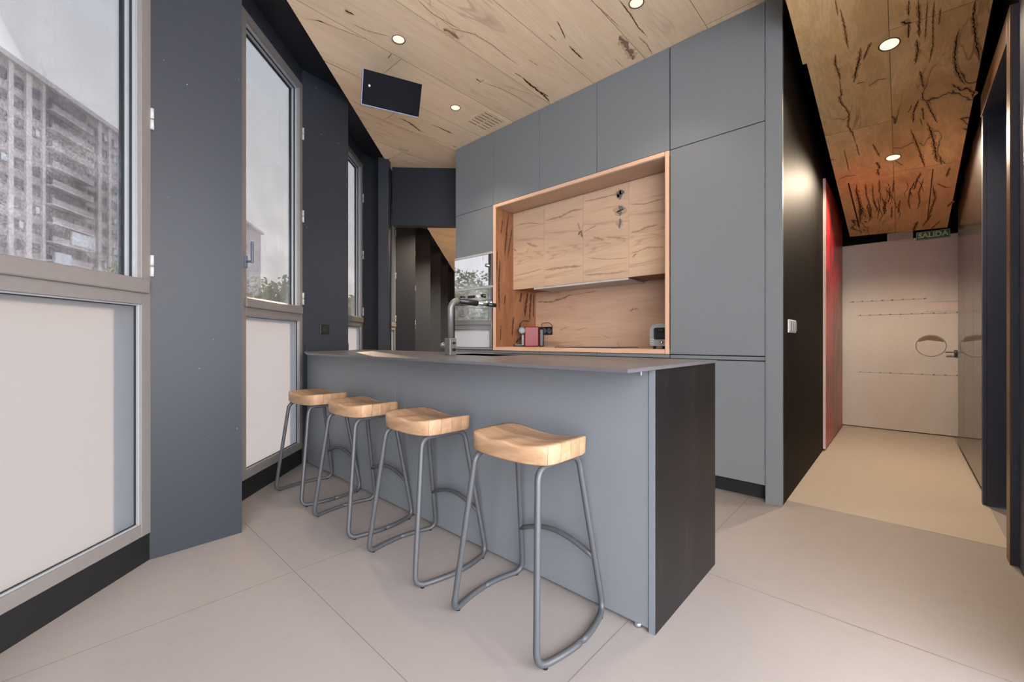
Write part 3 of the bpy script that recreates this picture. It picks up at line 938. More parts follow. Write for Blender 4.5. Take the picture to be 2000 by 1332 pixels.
for i, lb in enumerate(('grey overhead cabinet next to the oven tower, above the left end of the wooden niche',
                        'grey overhead cabinet above the middle of the wooden niche',
                        'grey overhead cabinet above the right end of the wooden niche, next to the tall cupboard')):
    carcass('overhead_cabinet', lb, 'cabinet', X[1 + i], X[2 + i], 2.432, ZC - .001, [('door', 2.432, ZC - .001)], group='overhead cabinets above the niche')
for i, lb in enumerate(('grey base cabinet under the left end of the niche, behind the tap',
                        'grey base cabinet under the middle of the niche, mostly behind the island',
                        'grey base cabinet under the right end of the niche, beside the tall cupboard')):
    carcass('base_cabinet', lb, 'cabinet', X[1 + i], X[2 + i], .10, .928, [('door', .106, .895), ('rail', .900, .928)], kick=True, group='base cabinets under the niche')
carcass('tall_cabinet', 'full-height grey cupboard beside the hallway with four stacked fronts', 'cabinet', X[4] + .004, X[5], .10, ZC - .001,
        [('door', 2.430, ZC - .001), ('door', .929, 2.428), ('rail', .899, .926), ('door', .106, .896)], kick=True)

# built-in microwave and oven
x0, x1 = X[0] + .004, X[1] - .004
t = thing('microwave_oven', 'built-in compact oven with mirror glass, upper of the two appliances', 'oven', ((x0 + x1) / 2, 3.3, 1.577))
mb = MB(); mb.box(x0 + .02, YF + .002, 1.577, x1 - .02, 3.55, 1.950, 0); mb.build('housing', ['black'], t)
mb = MB(); mb.box(x0, YF - .018, 1.601, -3.240, YF, 1.927, 0, .001); mb.build('door', ['oven_glass'], t)
mb = MB(); mb.box(-3.237, YF - .018, 1.601, x1, YF, 1.927, 0, .001); mb.build('control_panel', ['oven_glass'], t)
mb = MB(); mb.box(x0, YF - .019, 1.929, x1, YF + .001, 1.951, 0, .001); mb.build('top_trim', ['white_metal'], t)
mb = MB(); mb.box(x0, YF - .019, 1.578, x1, YF + .001, 1.599, 0, .001); mb.build('bottom_trim', ['white_metal'], t)
mb = MB(); mb.lathe([(0, -.024), (.016, -.023), (.019, -.018), (.019, 0)], (-3.172, YF - .018, 1.812), 24, 0, 'Y'); mb.build('knob', ['chrome'], t)
t = thing('oven', 'built-in oven with mirror glass door and two dark knobs, lower of the two appliances', 'oven', ((x0 + x1) / 2, 3.3, .936))
mb = MB(); mb.box(x0 + .02, YF + .002, .936, x1 - .02, 3.60, 1.575, 0); mb.build('housing', ['black'], t)
mb = MB(); mb.box(x0, YF - .018, 1.452, x1, YF, 1.575, 0, .001); mb.build('control_panel', ['oven_glass'], t)
mb = MB(); mb.box(x0, YF - .018, .958, x1, YF, 1.447, 0, .001); dr_ = mb.build('door', ['oven_glass'], t)
mb = MB(); mb.box(x0, YF - .012, .937, x1, YF + .001, .953, 0); mb.build('bottom_trim', ['silver'], t)
for x in (-3.568, -3.232):
    mb = MB(); mb.lathe([(0, -.026), (.017, -.025), (.020, -.020), (.020, 0)], (x, YF - .018, 1.500), 24, 0, 'Y'); mb.build('knob', ['black'], t)
mb = MB(); mb.box(-3.48, YF - .0195, 1.488, -3.36, YF - .017, 1.516, 0); mb.build('display', ['black'], t)
mb = MB(); mb.cyl((x0 + .04, YF - .055, 1.425), (x1 - .04, YF - .055, 1.425), .009, 14)
for x in (x0 + .07, x1 - .07): mb.cyl((x, YF - .055, 1.425), (x, YF - .015, 1.425), .007, 10)
mb.build('handle', ['steel'], t)

# wooden niche
t = thing('wooden_niche', 'oak-lined niche set into the grey kitchen wall', 'niche', (-2.18, 3.38, .93))
ni0, ni1, nz0, nz1 = -3.101, -1.259, .930, 2.428
w_ = .034
def board(nm, a, edge_mat, face_mat, edge):
    m_ = MB(); m_.box(*a, 0, .001)
    if nm == 'side_board' and a[0] < -3:
        m_.cracks(CR_SIDE, lambda q, o: (a[3] + o, q.x, q.y), .8, 1, 2, 900, .3, 3.0)
    o_ = m_.build(nm, [face_mat, 'crack', 'halo_side'], t)
    m_ = MB(); m_.box(*edge, 0, .001); m_.build('edge_band', [edge_mat], o_)
    return o_
board('side_board', (ni0, YF + .002, nz0 + w_, ni0 + w_, 3.70, nz1 - w_), 'wood_edge_v', 'wood_side', (ni0, YF - .006, nz0, ni0 + w_, YF + .002, nz1))
board('side_board', (ni1 - w_, YF + .002, nz0 + w_, ni1, 3.70, nz1 - w_), 'wood_edge_v', 'wood_side', (ni1 - w_ + .004, YF - .006, nz0, ni1, YF + .002, nz1))
board('top_board', (ni0, YF + .002, nz1 - w_, ni1, 3.70, nz1), 'wood_edge', 'wood_door', (ni0 + w_, YF - .006, nz1 - w_ + .004, ni1 - w_, YF + .002, nz1))
board('bottom_board', (ni0, YF + .002, nz0, ni1, 3.70, nz0 + w_), 'wood_edge', 'wood_door', (ni0 + w_, YF - .006, nz0, ni1 - w_, YF + .002, nz0 + w_))
mb = MB(); mb.box(ni0 + w_, 3.70, nz0 + w_, ni1 - w_, 3.716, nz1 - w_, 0)
for i, (wd_, pts) in enumerate(CR_SPLASH):
    mb.crack(pts, wd_ * .7, lambda q: (q.x, 3.699, q.y), 1, seed=500 + i, jag=.3)
mb.build('splashback', ['wood_splash', 'streak'], t)
# four oak cupboards inside the niche
cx = [ni0 + w_, -2.641, -2.180, -1.720, ni1 - w_]
lbs = ('oak cupboard in the niche, at its left end beside the dark side board', 'oak cupboard in the niche, second from the left, with a knot at its right edge',
       'oak cupboard in the niche with three grey filled knots down its front', 'oak cupboard in the niche, at its right end')
def split_marks(lo, hi):
    out = []
    for i, (wd_, pts) in enumerate(CR_DOORS):
        c_ = sum(p[0] for p in pts) / len(pts)
        if lo <= c_ < hi:
            out.append((i, wd_, [(min(max(p[0], lo + .006), hi - .006), min(max(p[1], 1.58), 2.37)) for p in pts]))
    return out
for i in range(4):
    t = thing('wooden_cupboard', lbs[i], 'cupboard', ((cx[i] + cx[i + 1]) / 2, 3.5, 1.572), 0, 'oak cupboards in the niche')
    mb = MB(); mb.box(cx[i] + .001, 3.341, 1.575, cx[i + 1] - .001, 3.698, 2.385, 0); mb.build('body', ['wood_side'], t)
    mb = MB(); mb.box(cx[i] + .0012, 3.32, 1.572, cx[i + 1] - .0012, 3.34, 2.389, 0, .001)
    mk_ = split_marks(cx[i], cx[i + 1])
    mb.cracks([(w2, p2) for j, w2, p2 in mk_], lambda q, o: (min(max(q.x, cx[i] + .003), cx[i + 1] - .003), 3.32 - o, q.y), .7, lambda w2: 2 if w2 > .03 else 1, 3, 600 + i * 40, .25, 2.4)
    mb.build('door', ['wood_door', 'streak', 'knot', 'halo_door'], t)
t = thing('extractor_hood', 'slim pale extractor panel under the oak cupboards', 'extractor hood', (-2.25, 3.52, 1.55))
mb = MB(); mb.box(-2.78, 3.345, 1.556, -1.73, 3.66, 1.571, 0, .002); mb.build('panel', ['silver'], t)
mb = MB(); mb.box(-2.78, 3.322, 1.552, -1.73, 3.345, 1.571, 0, .002); mb.build('front_lip', ['white_metal'], t)
t = MB(); t.box(-2.95, 3.672, 1.560, ni1 - w_ - .002, 3.698, 1.574, 0, .001)
tag(t.build('led_strip', ['white_metal']), 'thin white strip light along the wall under the oak cupboards', 'light')
t = thing('induction_hob', 'thin black glass hob on the niche board', 'hob', (-2.1, 3.42, nz0 + w_))
mb = MB(); mb.box(-2.40, 3.17, nz0 + w_, -1.80, 3.66, nz0 + w_ + .006, 0, .002); mb.build('glass_top', ['black'], t)
for (x, y, r) in ((-2.25, 3.30, .09), (-1.95, 3.30, .075), (-2.25, 3.52, .075), (-1.95, 3.52, .09)):
    mb = MB(); mb.tube([(x + r * cos(2 * pi * i / 32), y + r * sin(2 * pi * i / 32), nz0 + w_ + .0062) for i in range(32)], .0012, 4, 0, closed=True)
    mb.build('cooking_zone', ['speaker_edge'], t)

# triple socket on the splashback
t = thing('triple_socket', 'black triple power socket on the oak splashback behind the red coffee machine', 'socket', (-2.93, 3.69, 1.09))
mb = MB(); mb.box(-3.045, 3.688, 1.092, -2.825, 3.699, 1.182, 0, .003); mb.build('plate', ['black'], t)
for i in range(3):
    x = -3.008 + i * .073
    mb = MB(); mb.lathe([(.022, -.004), (.027, -.006), (.030, -.004), (.031, 0)], (x, 3.689, 1.137), 20, 0, 'Y'); mb.lathe([(0, -.001), (.022, -.001)], (x, 3.688, 1.137), 20, 0, 'Y')
    mb.build('outlet', ['grey_plastic'], t)

# coffee machine (front points to the camera's left)
zb = nz0 + w_
t = thing('coffee_machine', 'small red capsule coffee machine standing on the niche board', 'coffee machine', (-2.93, 3.37, zb), math.atan2(.20, .18))
# local x: back (+) to front (-)
mb = MB()
mb.prism([(-.02, -.045), (.135, -.045), (.135, .045), (-.02, .045)], 0, .215, 0, bev=.012)
mb.build('side_panel', ['red'], t, 'local')
mb = MB()
mb.box(-.070, -.040, .135, -.005, .040, .205, 0, .012); mb.build('brew_head', ['black'], t, 'local')
mb = MB(); mb.box(-.05, -.030, .012, -.021, .030, .130, 0, .006); mb.build('front_body', ['grey_plastic'], t, 'local')
mb = MB(); mb.cyl((-.045, -.046, .172), (-.045, .046, .172), .036, 24); mb.cyl((-.045, -.049, .172), (-.045, .049, .172), .024, 24, 1); mb.build('dial', ['black', 'grey_plastic'], t, 'local')
mb = MB(); mb.box(-.125, -.038, 0, -.021, .038, .010, 0, .004); mb.prism([(-.125, -.036), (-.045, -.036), (-.045, .036), (-.125, .036)], .010, .030, 0, bev=.004); mb.build('drip_tray', ['black'], t, 'local')
mb = MB(); mb.tube([(-.048, 0, .10), (-.085, 0, .075), (-.10, 0, .045)], .006, 10); mb.build('spout', ['black'], t, 'local')
mb = MB(); mb.tube([(-.062, .03, .205), (-.06, .03, .245), (-.035, .03, .272), (.005, .03, .275), (.03, .03, .268)], .004, 8)
mb.tube([(-.062, -.03, .205), (-.06, -.03, .245), (-.035, -.03, .272), (.005, -.03, .275), (.03, -.03, .268)], .004, 8)
mb.tube([(.03, -.03, .268), (.03, .03, .268)], .004, 8); mb.build('lever', ['black'], t, 'local')
mb = MB(); mb.box(.137, -.034, .0, .19, .034, .19, 0, .012); mb.build('water_tank', ['black'], t, 'local')
# cable to the socket
mb = MB()
pts = [Vector((-2.83, 3.52, zb + .20)), Vector((-2.90, 3.60, zb + .245)), Vector((-2.84, 3.64, zb + .26)), Vector((-2.80, 3.66, zb + .22)), Vector((-2.86, 3.68, zb + .17))]
def spline(pts, n=8):
    o = []
    pts = [Vector(p) for p in pts]
    for i in range(len(pts) - 1):
        p0 = pts[max(i - 1, 0)]; p1 = pts[i]; p2 = pts[i + 1]; p3 = pts[min(i + 2, len(pts) - 1)]
        for j in range(n):
            u = j / n
            o.append(.5 * ((2 * p1) + (-p0 + p2) * u + (2 * p0 - 5 * p1 + 4 * p2 - p3) * u * u + (-p0 + 3 * p1 - 3 * p2 + p3) * u ** 3))
    o.append(pts[-1])
    return o
mb.tube(spline(pts), .0035, 6); mb.build('power_cord', ['black'], t)

# toaster
t = thing('toaster', 'rounded silver toaster at the right end of the niche', 'toaster', (-1.385, 3.31, zb), 0)
mb = MB()
prof = []
for (x, z) in [(-.085, .022), (-.088, .06), (-.088, .13), (-.080, .165), (-.060, .188), (-.03, .197), (.03, .197), (.060, .188), (.080, .165), (.088, .13), (.088, .06), (.085, .022)]:
    prof.append((x, z))
vs = [(x, -.12, z) for x, z in prof] + [(x, .12, z) for x, z in prof]
n = len(prof)
mb._add(vs, [tuple(range(n))[::-1], tuple(range(n, 2 * n))] + [(i, (i + 1) % n, n + (i + 1) % n, n + i) for i in range(n)])
mb.build('shell', ['silver'], t, 'local')
mb = MB(); mb.box(-.048, -.125, .075, .062, -.119, .165, 0, .012); mb.build('end_recess', ['black'], t, 'local')
mb = MB(); mb.box(-.01, -.150, .135, .03, -.122, .150, 0, .005); mb.build('lever', ['black'], t, 'local')
for (x, z) in ((-.066, .075), (-.066, .057), (-.066, .039)):
    mb = MB(); mb.box(x - .012, -.124, z - .005, x + .012, -.119, z + .005, 0, .002); mb.build('button', ['white_metal'], t, 'local')
mb = MB(); mb.lathe([(0, -.012), (.014, -.011), (.016, 0)], (.01, -.121, .05), 18, 0, 'Y'); mb.build('dial', ['chrome'], t, 'local')
mb = MB(); mb.box(-.035, -.09, .192, -.012, .09, .1985, 0); mb.box(.012, -.09, .192, .035, .09, .1985, 0); mb.build('slots', ['black'], t, 'local')
for x in (-.06, .06):
    for y in (-.09, .09):
        mb = MB(); mb.cyl((x, y, 0), (x, y, .023), .012, 12); mb.build('foot', ['black'], t, 'local')

# ================================================================== ISLAND
IY, ZT = 1.418, .928
t = thing('kitchen_island', 'long grey kitchen island behind the four stools', 'kitchen island', (-2.15, 1.74, 0))
nose = C[4]
# left end follows the pier
mb = MB()
poly = [(-3.66, IY + .021), (-.652, IY + .021), (-.652, 2.04), (-3.96, 2.04), (-3.72, 1.80)]
mb.prism(poly, .03, .74, 0)
mb.prism([(-3.66, IY + .021), (-2.228, IY + .021), (-2.228, 2.04), (-3.96, 2.04), (-3.72, 1.80)], .74, ZT, 0)
mb.box(-1.712, IY + .021, .74, -.652, 2.04, ZT); mb.box(-2.228, IY + .021, .74, -1.712, 1.682, ZT); mb.box(-2.228, 1.988, .74, -1.712, 2.04, ZT)
mb.build('body', ['groove'], t)
for (a_, b_) in ((-3.665, -2.298), (-2.295, -.659)):
    mb = MB(); mb.box(a_ + .001, IY, .012, b_ - .001, IY + .020, ZT - .004, 0, .001); mb.build('front_panel', ['cab_island'], t)
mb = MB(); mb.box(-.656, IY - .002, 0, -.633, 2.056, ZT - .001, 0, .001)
ep = mb.build('end_panel', ['shaded_end'], t)
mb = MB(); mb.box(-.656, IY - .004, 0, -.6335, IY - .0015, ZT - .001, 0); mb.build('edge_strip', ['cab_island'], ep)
mb = MB(); mb.box(-3.90, 2.041, .10, -.66, 2.06, ZT - .004, 0, .001); mb.build('rear_front', ['cab_island'], t)
mb = MB(); mb.cyl((-.70, IY + .006, 0), (-.70, IY + .006, .016), .014, 16); mb.build('levelling_foot', ['chrome'], t)
mb = MB(); mb.box(-.730, IY - .028, ZT - .005, -.678, IY, ZT - .001, 0); mb.cyl((-.682, IY - .010, ZT - .022), (-.682, IY - .010, ZT - .003), .003, 8); mb.build('bracket', ['white_metal'], t)

# worktop with a real cut-out for the sink
mb = MB()
z0, z1 = ZT, .940
fy, by, rx_ = 1.205, 2.066, -.628
sx0, sx1, sy0, sy1 = -2.22, -1.72, 1.69, 1.98
def prow(p, w=z0):
    mb.prism(p, z0, z1, 0)
kx = lambda y: (SI * sqrt(2)) - y          # x on the nose line of the piers
a3 = P(SI, C[4])
aw = P(SW, WE[3])
mb2 = [(kx(fy) + .02, fy), (sx0, fy), (sx0, by), (kx(by) + .0, by), (a3[0] + .012, a3[1]), (aw[0] + .04, IY + .04), (aw[0] + .04, IY - .03)]
prow(mb2)
prow([(sx0, fy), (sx1, fy), (sx1, sy0), (sx0, sy0)])
prow([(sx0, sy1), (sx1, sy1), (sx1, by), (sx0, by)])
prow([(sx1, fy), (rx_, fy), (rx_, by), (sx1, by)])
tag(mb.build('worktop', ['slab']), 'thin dark stone worktop overhanging the island', 'worktop')
t = thing('sink', 'black undermount sink let into the island worktop beside the tap', 'sink', ((sx0 + sx1) / 2, (sy0 + sy1) / 2, .75))
mb = MB()
mb.box(sx0 - .004, sy0 - .004, .75, sx0, sy1 + .004, z0 + .010); mb.box(sx1, sy0 - .004, .75, sx1 + .004, sy1 + .004, z0 + .010)
mb.box(sx0, sy0 - .004, .75, sx1, sy0, z0 + .010); mb.box(sx0, sy1, .75, sx1, sy1 + .004, z0 + .010); mb.box(sx0 - .004, sy0 - .004, .746, sx1 + .004, sy1 + .004, .75)
mb.build('basin', ['black_mat'], t)
mb = MB(); mb.lathe([(0, .7525), (.03, .7525), (.042, .751), (.045, .7502)], ((sx0 + sx1) / 2, (sy0 + sy1) / 2, 0), 20); mb.build('drain', ['steel'], t)

# upstand along the pier
mb = MB()
a = Vector(P(SW, WE[3])); b = Vector(P(SI, C[4])); dr = (b - a).normalized(); nn = Vector((dr.y, -dr.x))
a = a + dr * .02
mb.prism([tuple(a), tuple(b), tuple(b + nn * .008), tuple(a + nn * .008)], .9405, 1.003, 0)
tag(mb.build('worktop_upstand', ['pier']), 'low dark upstand where the worktop meets the window pier', 'upstand')

# tap
t = thing('kitchen_tap', 'tall grey right-angle tap standing on the island worktop', 'tap', (-2.008, 1.615, .940))
mb = MB(); mb.box(-.026, -.026, 0, .026, .026, .105, 0, .004); mb.build('base', ['grey_tap'], t, 'local')
mb = MB()
pts = [Vector((0, 0, .10)), Vector((0, 0, .28))]
for i in range(1, 9):
    a_ = pi / 2 * i / 8
    pts.append(Vector((.004 * i / 8, .055 * (1 - cos(a_)), .28 + .055 * sin(a_))))
mb.tube(pts, .0185, 16); mb.build('riser', ['grey_tap'], t, 'local')
mb = MB(); mb.tube([(.004, .055, .335), (.02, .14, .330), (.030, .19, .326)], .0185, 12); mb.build('black_sleeve', ['black'], t, 'local')
mb = MB(); mb.tube([(.030, .19, .326), (.044, .27, .322)], [.011, .012], 12); mb.tube([(.044, .27, .322), (.055, .33, .320)], .0135, 12, 1); mb.build('spray_head', ['steel', 'black'], t, 'local')
mb = MB(); mb.cyl((-.021, 0, .058), (-.050, -.006, .060), .019, 18); mb.lathe([(.0, -.018), (.014, -.014), (.019, 0), (.014, .014), (0, .018)], (-.062, -.008, .061), 18, 0, 'X'); mb.build('lever', ['chrome'], t, 'local')
mb = MB(); mb.cyl((.026, 0, .075), (.040, 0, .075), .007, 12); mb.build('side_button', ['black'], t, 'local')
mb = MB(); mb.cyl((.026, 0, .035), (.042, 0, .035), .009, 12); mb.build('side_button', ['black'], t, 'local')

# ================================================================== STOOLS
def seat_mesh():
    m_ = MB()
    W, D, th = .192, .126, .058
    N = 96; R = 12
    def outline(a):
        # flattened superellipse with square-cut corners, bulging long sides
        c_, s_ = cos(a), sin(a)
        k = 1 / ((abs(c_) ** 7 + abs(s_) ** 7) ** (1 / 7))
        x = W * c_ * k; y = D * s_ * k
        y *= 1 + .22 * (1 - (x / W) ** 2)
        return x, y
    def top(x, y):
        u = x / W; v = y / D
        sc = -.016 * (1 - u * u) * (1 + .45 * v)          # saddle dip between the raised ends
        sc += -.006 * math.exp(-((abs(u) - .42) / .28) ** 2) * max(0, min(1, .6 - v * .5))
        sc += .003 * math.exp(-(u / .16) ** 2) * max(0, -v)   # pommel towards the front
        sc += -.006 * max(0, v) * (1 - u * u)
        return .686 + sc
    vs, fs = [], []
    vs.append((0, 0, top(0, 0)))
    for r in range(1, R + 1):
        f_ = r / R
        for i in range(N):
            x, y = outline(2 * pi * i / N)
            x *= f_; y *= f_
            z = top(x, y)
            if r == R: z -= .003
            vs.append((x, y, z))
    for i in range(N):
        fs.append((0, 1 + i, 1 + (i + 1) % N))
    for r in range(1, R):
        for i in range(N):
            a_ = 1 + (r - 1) * N + i; b_ = 1 + (r - 1) * N + (i + 1) % N
            fs.append((a_, a_ + N, b_ + N, b_))
    base = 1 + (R - 1) * N
    lo = len(vs)
    for i in range(N):
        x, y = outline(2 * pi * i / N)
        vs.append((x * 1.006, y * 1.006, top(x, y) - .007))
    lo2 = len(vs)
    for i in range(N):
        x, y = outline(2 * pi * i / N)
        vs.append((x * 1.0, y * 1.0, .622 + (top(x, y) - .686) * .08))
    lo3 = len(vs)
    for i in range(N):
        x, y = outline(2 * pi * i / N)
        vs.append((x * .97, y * .97, .616 + (top(x, y) - .686) * .08))
    for (p, q) in ((base, lo), (lo, lo2), (lo2, lo3)):
        for i in range(N):
            j = (i + 1) % N
            fs.append((p + i, q + i, q + j, p + j))
    fs.append(tuple(range(lo3, lo3 + N))[::-1])
    m_._add(vs, fs, 0, True)
    return m_
def fillet(pts, r, n=6, closed=True):
    out = []
    m_ = len(pts)
    for i in range(m_):
        p = Vector(pts[i]); a = Vector(pts[i - 1]); b = Vector(pts[(i + 1) % m_])
        if not closed and i in (0, m_ - 1):
            out.append(p); continue
        ri = r[i] if isinstance(r, (list, tuple)) else r
        if ri == 0:
            out.append(p); continue
        da = (a - p).normalized(); db = (b - p).normalized()
        pa = p + da * ri; pb = p + db * ri
        for k in range(n + 1):
            u = k / n
            out.append(pa * (1 - u) ** 2 + p * 2 * u * (1 - u) + pb * u * u)
    return out
st = thing('bar_stool', 'x', 'stool', (0, 0, 0), 0, 'saddle-seat bar stools along the island')
seat_mesh().build('seat', ['seat_wood'], st, 'local')
rt = .0112
for s_ in (-1, 1):
    bx_, tx_ = s_ * .2025, s_ * .152
    pts = [(tx_, -.128, .606), (bx_, -.198, rt), (s_ * .236, -.060, rt), (s_ * .238, .060, rt), (bx_, .198, rt), (tx_, .105, .606)]
    loop = fillet(pts, [.045, .05, .07, .07, .05, .045], 7)
    mb = MB(); mb.tube(loop, rt, 12, closed=True)
    mb.build('side_frame', ['tube'], st, 'local')
    for y in (-.165, .165):
        mb = MB(); mb.cyl((s_ * .212, y, 0), (s_ * .212, y, .012), .009, 12); mb.build('glide', ['black'], st, 'local')
zf = .215
yb_ = .198 - (zf / .606) * (.093) + .0
xb_ = .2025 - (zf / .606) * .0505
arc = [(-xb_ + .0, yb_, zf)] + [(-xb_ + 2 * xb_ * i / 12, yb_ - .006 * sin(pi * i / 12), zf + .050 * sin(pi * i / 12)) for i in range(1, 12)] + [(xb_, yb_, zf)]
mb = MB(); mb.tube(arc, .0102, 10); mb.build('footrest', ['tube'], st, 'local')
spots = [(-1.035, 1.205, 'nearest bar stool, saddle seat of pale teak, at the open end of the island'),
         (-1.675, 1.203, 'second nearest bar stool, its teak seat overlapping the near stool\'s frame'),
         (-2.297, 1.203, 'third bar stool from the open end of the island, in front of the panel joint'),
         (-2.925, 1.205, 'farthest bar stool, beside the frosted window at the island\'s far end')]
for i, (x, y, lb) in enumerate(spots):
    o = st if i == 0 else copy_tree(st)
    o.location = (x, y, 0); o['label'] = lb
    o.rotation_euler = (0, 0, radians((0, -1.5, 1.5, 2)[i]))

# ================================================================== HALL FITTINGS
hy0 = [5.944, 5.342, 4.74, 4.14, 3.992]
for i, lb in enumerate(('dark glossy hall cupboard nearest the metal door', 'dark glossy hall cupboard in the middle of the right wall', 'dark glossy hall cupboard nearest the doorway frame')):
    t = thing('hall_cupboard', lb, 'cupboard', (.49, (hy0[i] + hy0[i + 1]) / 2, 0), 0, 'glossy cupboards on the right of the hallway')
    lo_ = hy0[i + 1] if i < 2 else hy0[4]
    mb = MB(); mb.box(.412, lo_ + .001, .0, .495, hy0[i] - .001, 2.555, 0); mb.build('body', ['black_mat'], t)
    mb = MB(); mb.box(.392, lo_ + .002, .03, .411, hy0[i] - .002, 2.55, 0, .0008); mb.build('door', ['hall_gloss'], t)
t = thing('red_painting', 'tall red and black abstract panel leaning flat against the dark hallway wall', 'painting', (-.54, 5.6, .02))
mb = MB(); mb.box(-.547, 4.862, .02, -.528, 6.36, 2.54, 0); mb.build('canvas', ['painting'], t)
mb = MB(); mb.box(-.547, 4.852, .02, -.526, 4.861, 2.54, 0); mb.build('edge', ['pink_slot'], t)
t = thing('light_switch', 'white triple rocker switch on the dark hallway wall', 'light switch', (-.547, 3.336, 1.08))
mb = MB(); mb.box(-.5475, 3.213, 1.082, -.539, 3.459, 1.168, 0, .003); mb.build('plate', ['white'], t)
for i in range(3):
    mb = MB(); y = 3.222 + i * .079
    mb.box(-.540, y, 1.092, -.533, y + .068, 1.158, 0, .003); mb.build('rocker', ['silver'], t)
t = thing('emergency_light', 'white emergency light box above the metal door, left of the exit sign', 'emergency light', (-.025, 6.47, 2.15))
mb = MB(); mb.box(-.131, 6.455, 2.152, .082, 6.491, 2.252, 0, .005); mb.build('housing', ['white'], t)
mb = MB(); mb.box(-.120, 6.452, 2.160, .071, 6.456, 2.244, 0, .003); mb.build('diffuser', ['white_metal'], t)
t = thing('exit_sign', 'green SALIDA exit sign above the metal door', 'sign', (.24, 6.48, 2.138))
mb = MB(); mb.box(.107, 6.478, 2.138, .372, 6.491, 2.228, 0); mb.box(.111, 6.4768, 2.142, .368, 6.478, 2.145, 1); mb.box(.111, 6.4768, 2.221, .368, 6.478, 2.224, 1)
mb.box(.111, 6.4768, 2.142, .114, 6.478, 2.224, 1); mb.box(.365, 6.4768, 2.142, .368, 6.478, 2.224, 1)
mb.build('plate', ['sign_green', 'sign_text'], t)
cu = bpy.data.curves.new('letters', 'FONT'); cu.body = 'SALIDA'; cu.size = .074; cu.extrude = .0006; cu.offset = .0022; cu.align_x = 'CENTER'; cu.align_y = 'CENTER'
tmp = bpy.data.objects.new('tmp', cu); COL.objects.link(tmp)
bpy.context.view_layer.update()
me = bpy.data.meshes.new_from_object(tmp.evaluated_get(bpy.context.evaluated_depsgraph_get()))
bpy.data.objects.remove(tmp)
me.materials.clear(); me.materials.append(M['sign_text'])
lt_ = bpy.data.objects.new('lettering', me); COL.objects.link(lt_); lt_.parent = t
lt_.location = (0, -.0035, .045); lt_.rotation_euler = (radians(90), 0, 0)
wd_ = max(v.co.x for v in me.vertices) - min(v.co.x for v in me.vertices)
lt_.scale = (.235 / wd_, 1, 1)

# speaker under the ceiling
t = thing('loudspeaker', 'black wall speaker hung under the oak ceiling above the stools', 'speaker', (-2.892, 1.749, 2.93))
e1 = Vector((.354, .935, 0)); nrm = Vector((.935, -.354, -.54)).normalized(); e2 = nrm.cross(e1).normalized()
if e2.z < 0: e2 = -e2
B = Matrix((e1, e2, nrm)).transposed().to_4x4()      # local x along width, y up, z out of the front
def sp(m_, nm, mats):
    m_.xf(B); return m_.build(nm, mats, t, 'local')
mb = MB(); hw, hh = .222, .120
fr = [(-hw, -hh, .0), (hw, -hh, .0), (hw, hh, .0), (-hw, hh, .0)]; bk = [(-hw * .72, -hh, -.20), (hw * .72, -hh, -.20), (hw * .72, hh, -.20), (-hw * .72, hh, -.20)]
mb._add(fr + bk, [(0, 1, 2, 3), (7, 6, 5, 4), (0, 4, 5, 1), (1, 5, 6, 2), (2, 6, 7, 3), (3, 7, 4, 0)])
sp(mb, 'cabinet', ['speaker'])
mb = MB(); mb.box(-hw + .012, -hh + .012, .0, hw - .008, hh - .006, .010, 0, .003); sp(mb, 'grille', ['speaker'])
mb = MB(); mb.box(-hw, -hh, -.012, -hw + .010, hh, .006, 0, .002); mb.box(-hw, -hh, -.012, hw, -hh + .010, .006, 0, .002); sp(mb, 'bezel', ['speaker_edge'])
mb = MB(); mb.lathe([(0, .0115), (.007, .0115), (.008, .010)], (-hw + .055, .02, 0), 14); sp(mb, 'badge', ['white'])
mb = MB(); mb.box(-.03, -.06, -.285, .03, .02, -.195, 0)
sp(mb, 'bracket', ['black'])
mb = MB(); p_ = B @ Vector((0, -.02, -.27)); mb.cyl((p_.x, p_.y, p_.z - .03), (p_.x, p_.y, ZC - 2.93), .016, 14); mb.build('ceiling_mount', ['black'], t, 'local')

# ceiling vent
t = thing('ceiling_vent', 'small slotted air grille cut into the oak ceiling near the cabinets', 'vent', (-2.95, 2.86, ZC))
mb = MB(); mb.box(-3.16, 2.72, ZC - .002, -2.86, 3.00, ZC - .0003, 0); mb.build('panel', ['wood_ceiling'], t)
mb = MB()
for r in range(2):
    for i in range(6):
        x = -3.13 + i * .045; y = 2.745 + r * .125
        mb.box(x, y, ZC - .003, x + .006, y + .105, ZC - .002, 0)
mb.build('slots', ['crack'], t)

# downlights
def downlight(x, y, z, slope, lb, power, grp, r=.043, ang=112, blend=.6):
    t_ = thing('ceiling_downlight', lb, 'ceiling light', (x, y, z), 0, grp)
    if slope: t_.rotation_euler = (-math.atan(.19), math.atan(.045), 0)
    MW[t_.name] = Matrix.Translation((x, y, z))
    m_ = MB(); m_.lathe([(r + .004, .0), (r + .005, -.003), (r, -.0035), (r - .003, .0)], (0, 0, -.0005), 32); m_.build('rim', ['brown_jamb'], t_, 'local')
    m_ = MB(); m_.lathe([(0, -.0015), (r - .002, -.0015)], (0, 0, 0), 32); m_.build('lamp_disc', ['lamp'], t_, 'local')
    l = bpy.data.lights.new('bulb', 'SPOT'); l.energy = power; l.color = (1, .80, .58); l.spot_size = radians(ang); l.spot_blend = blend; l.shadow_soft_size = .035
    lo = bpy.data.objects.new('bulb', l); COL.objects.link(lo); lo.parent = t_; lo.location = (0, 0, -.012)
    return t_
downlight(-2.65, 1.658, ZC, 0, 'round warm downlight in the oak ceiling beside the speaker', 60, 'downlights', ang=95)
downlight(-3.04, 2.502, ZC, 0, 'round warm downlight in the oak ceiling by the slotted grille', 50, 'downlights', ang=95)
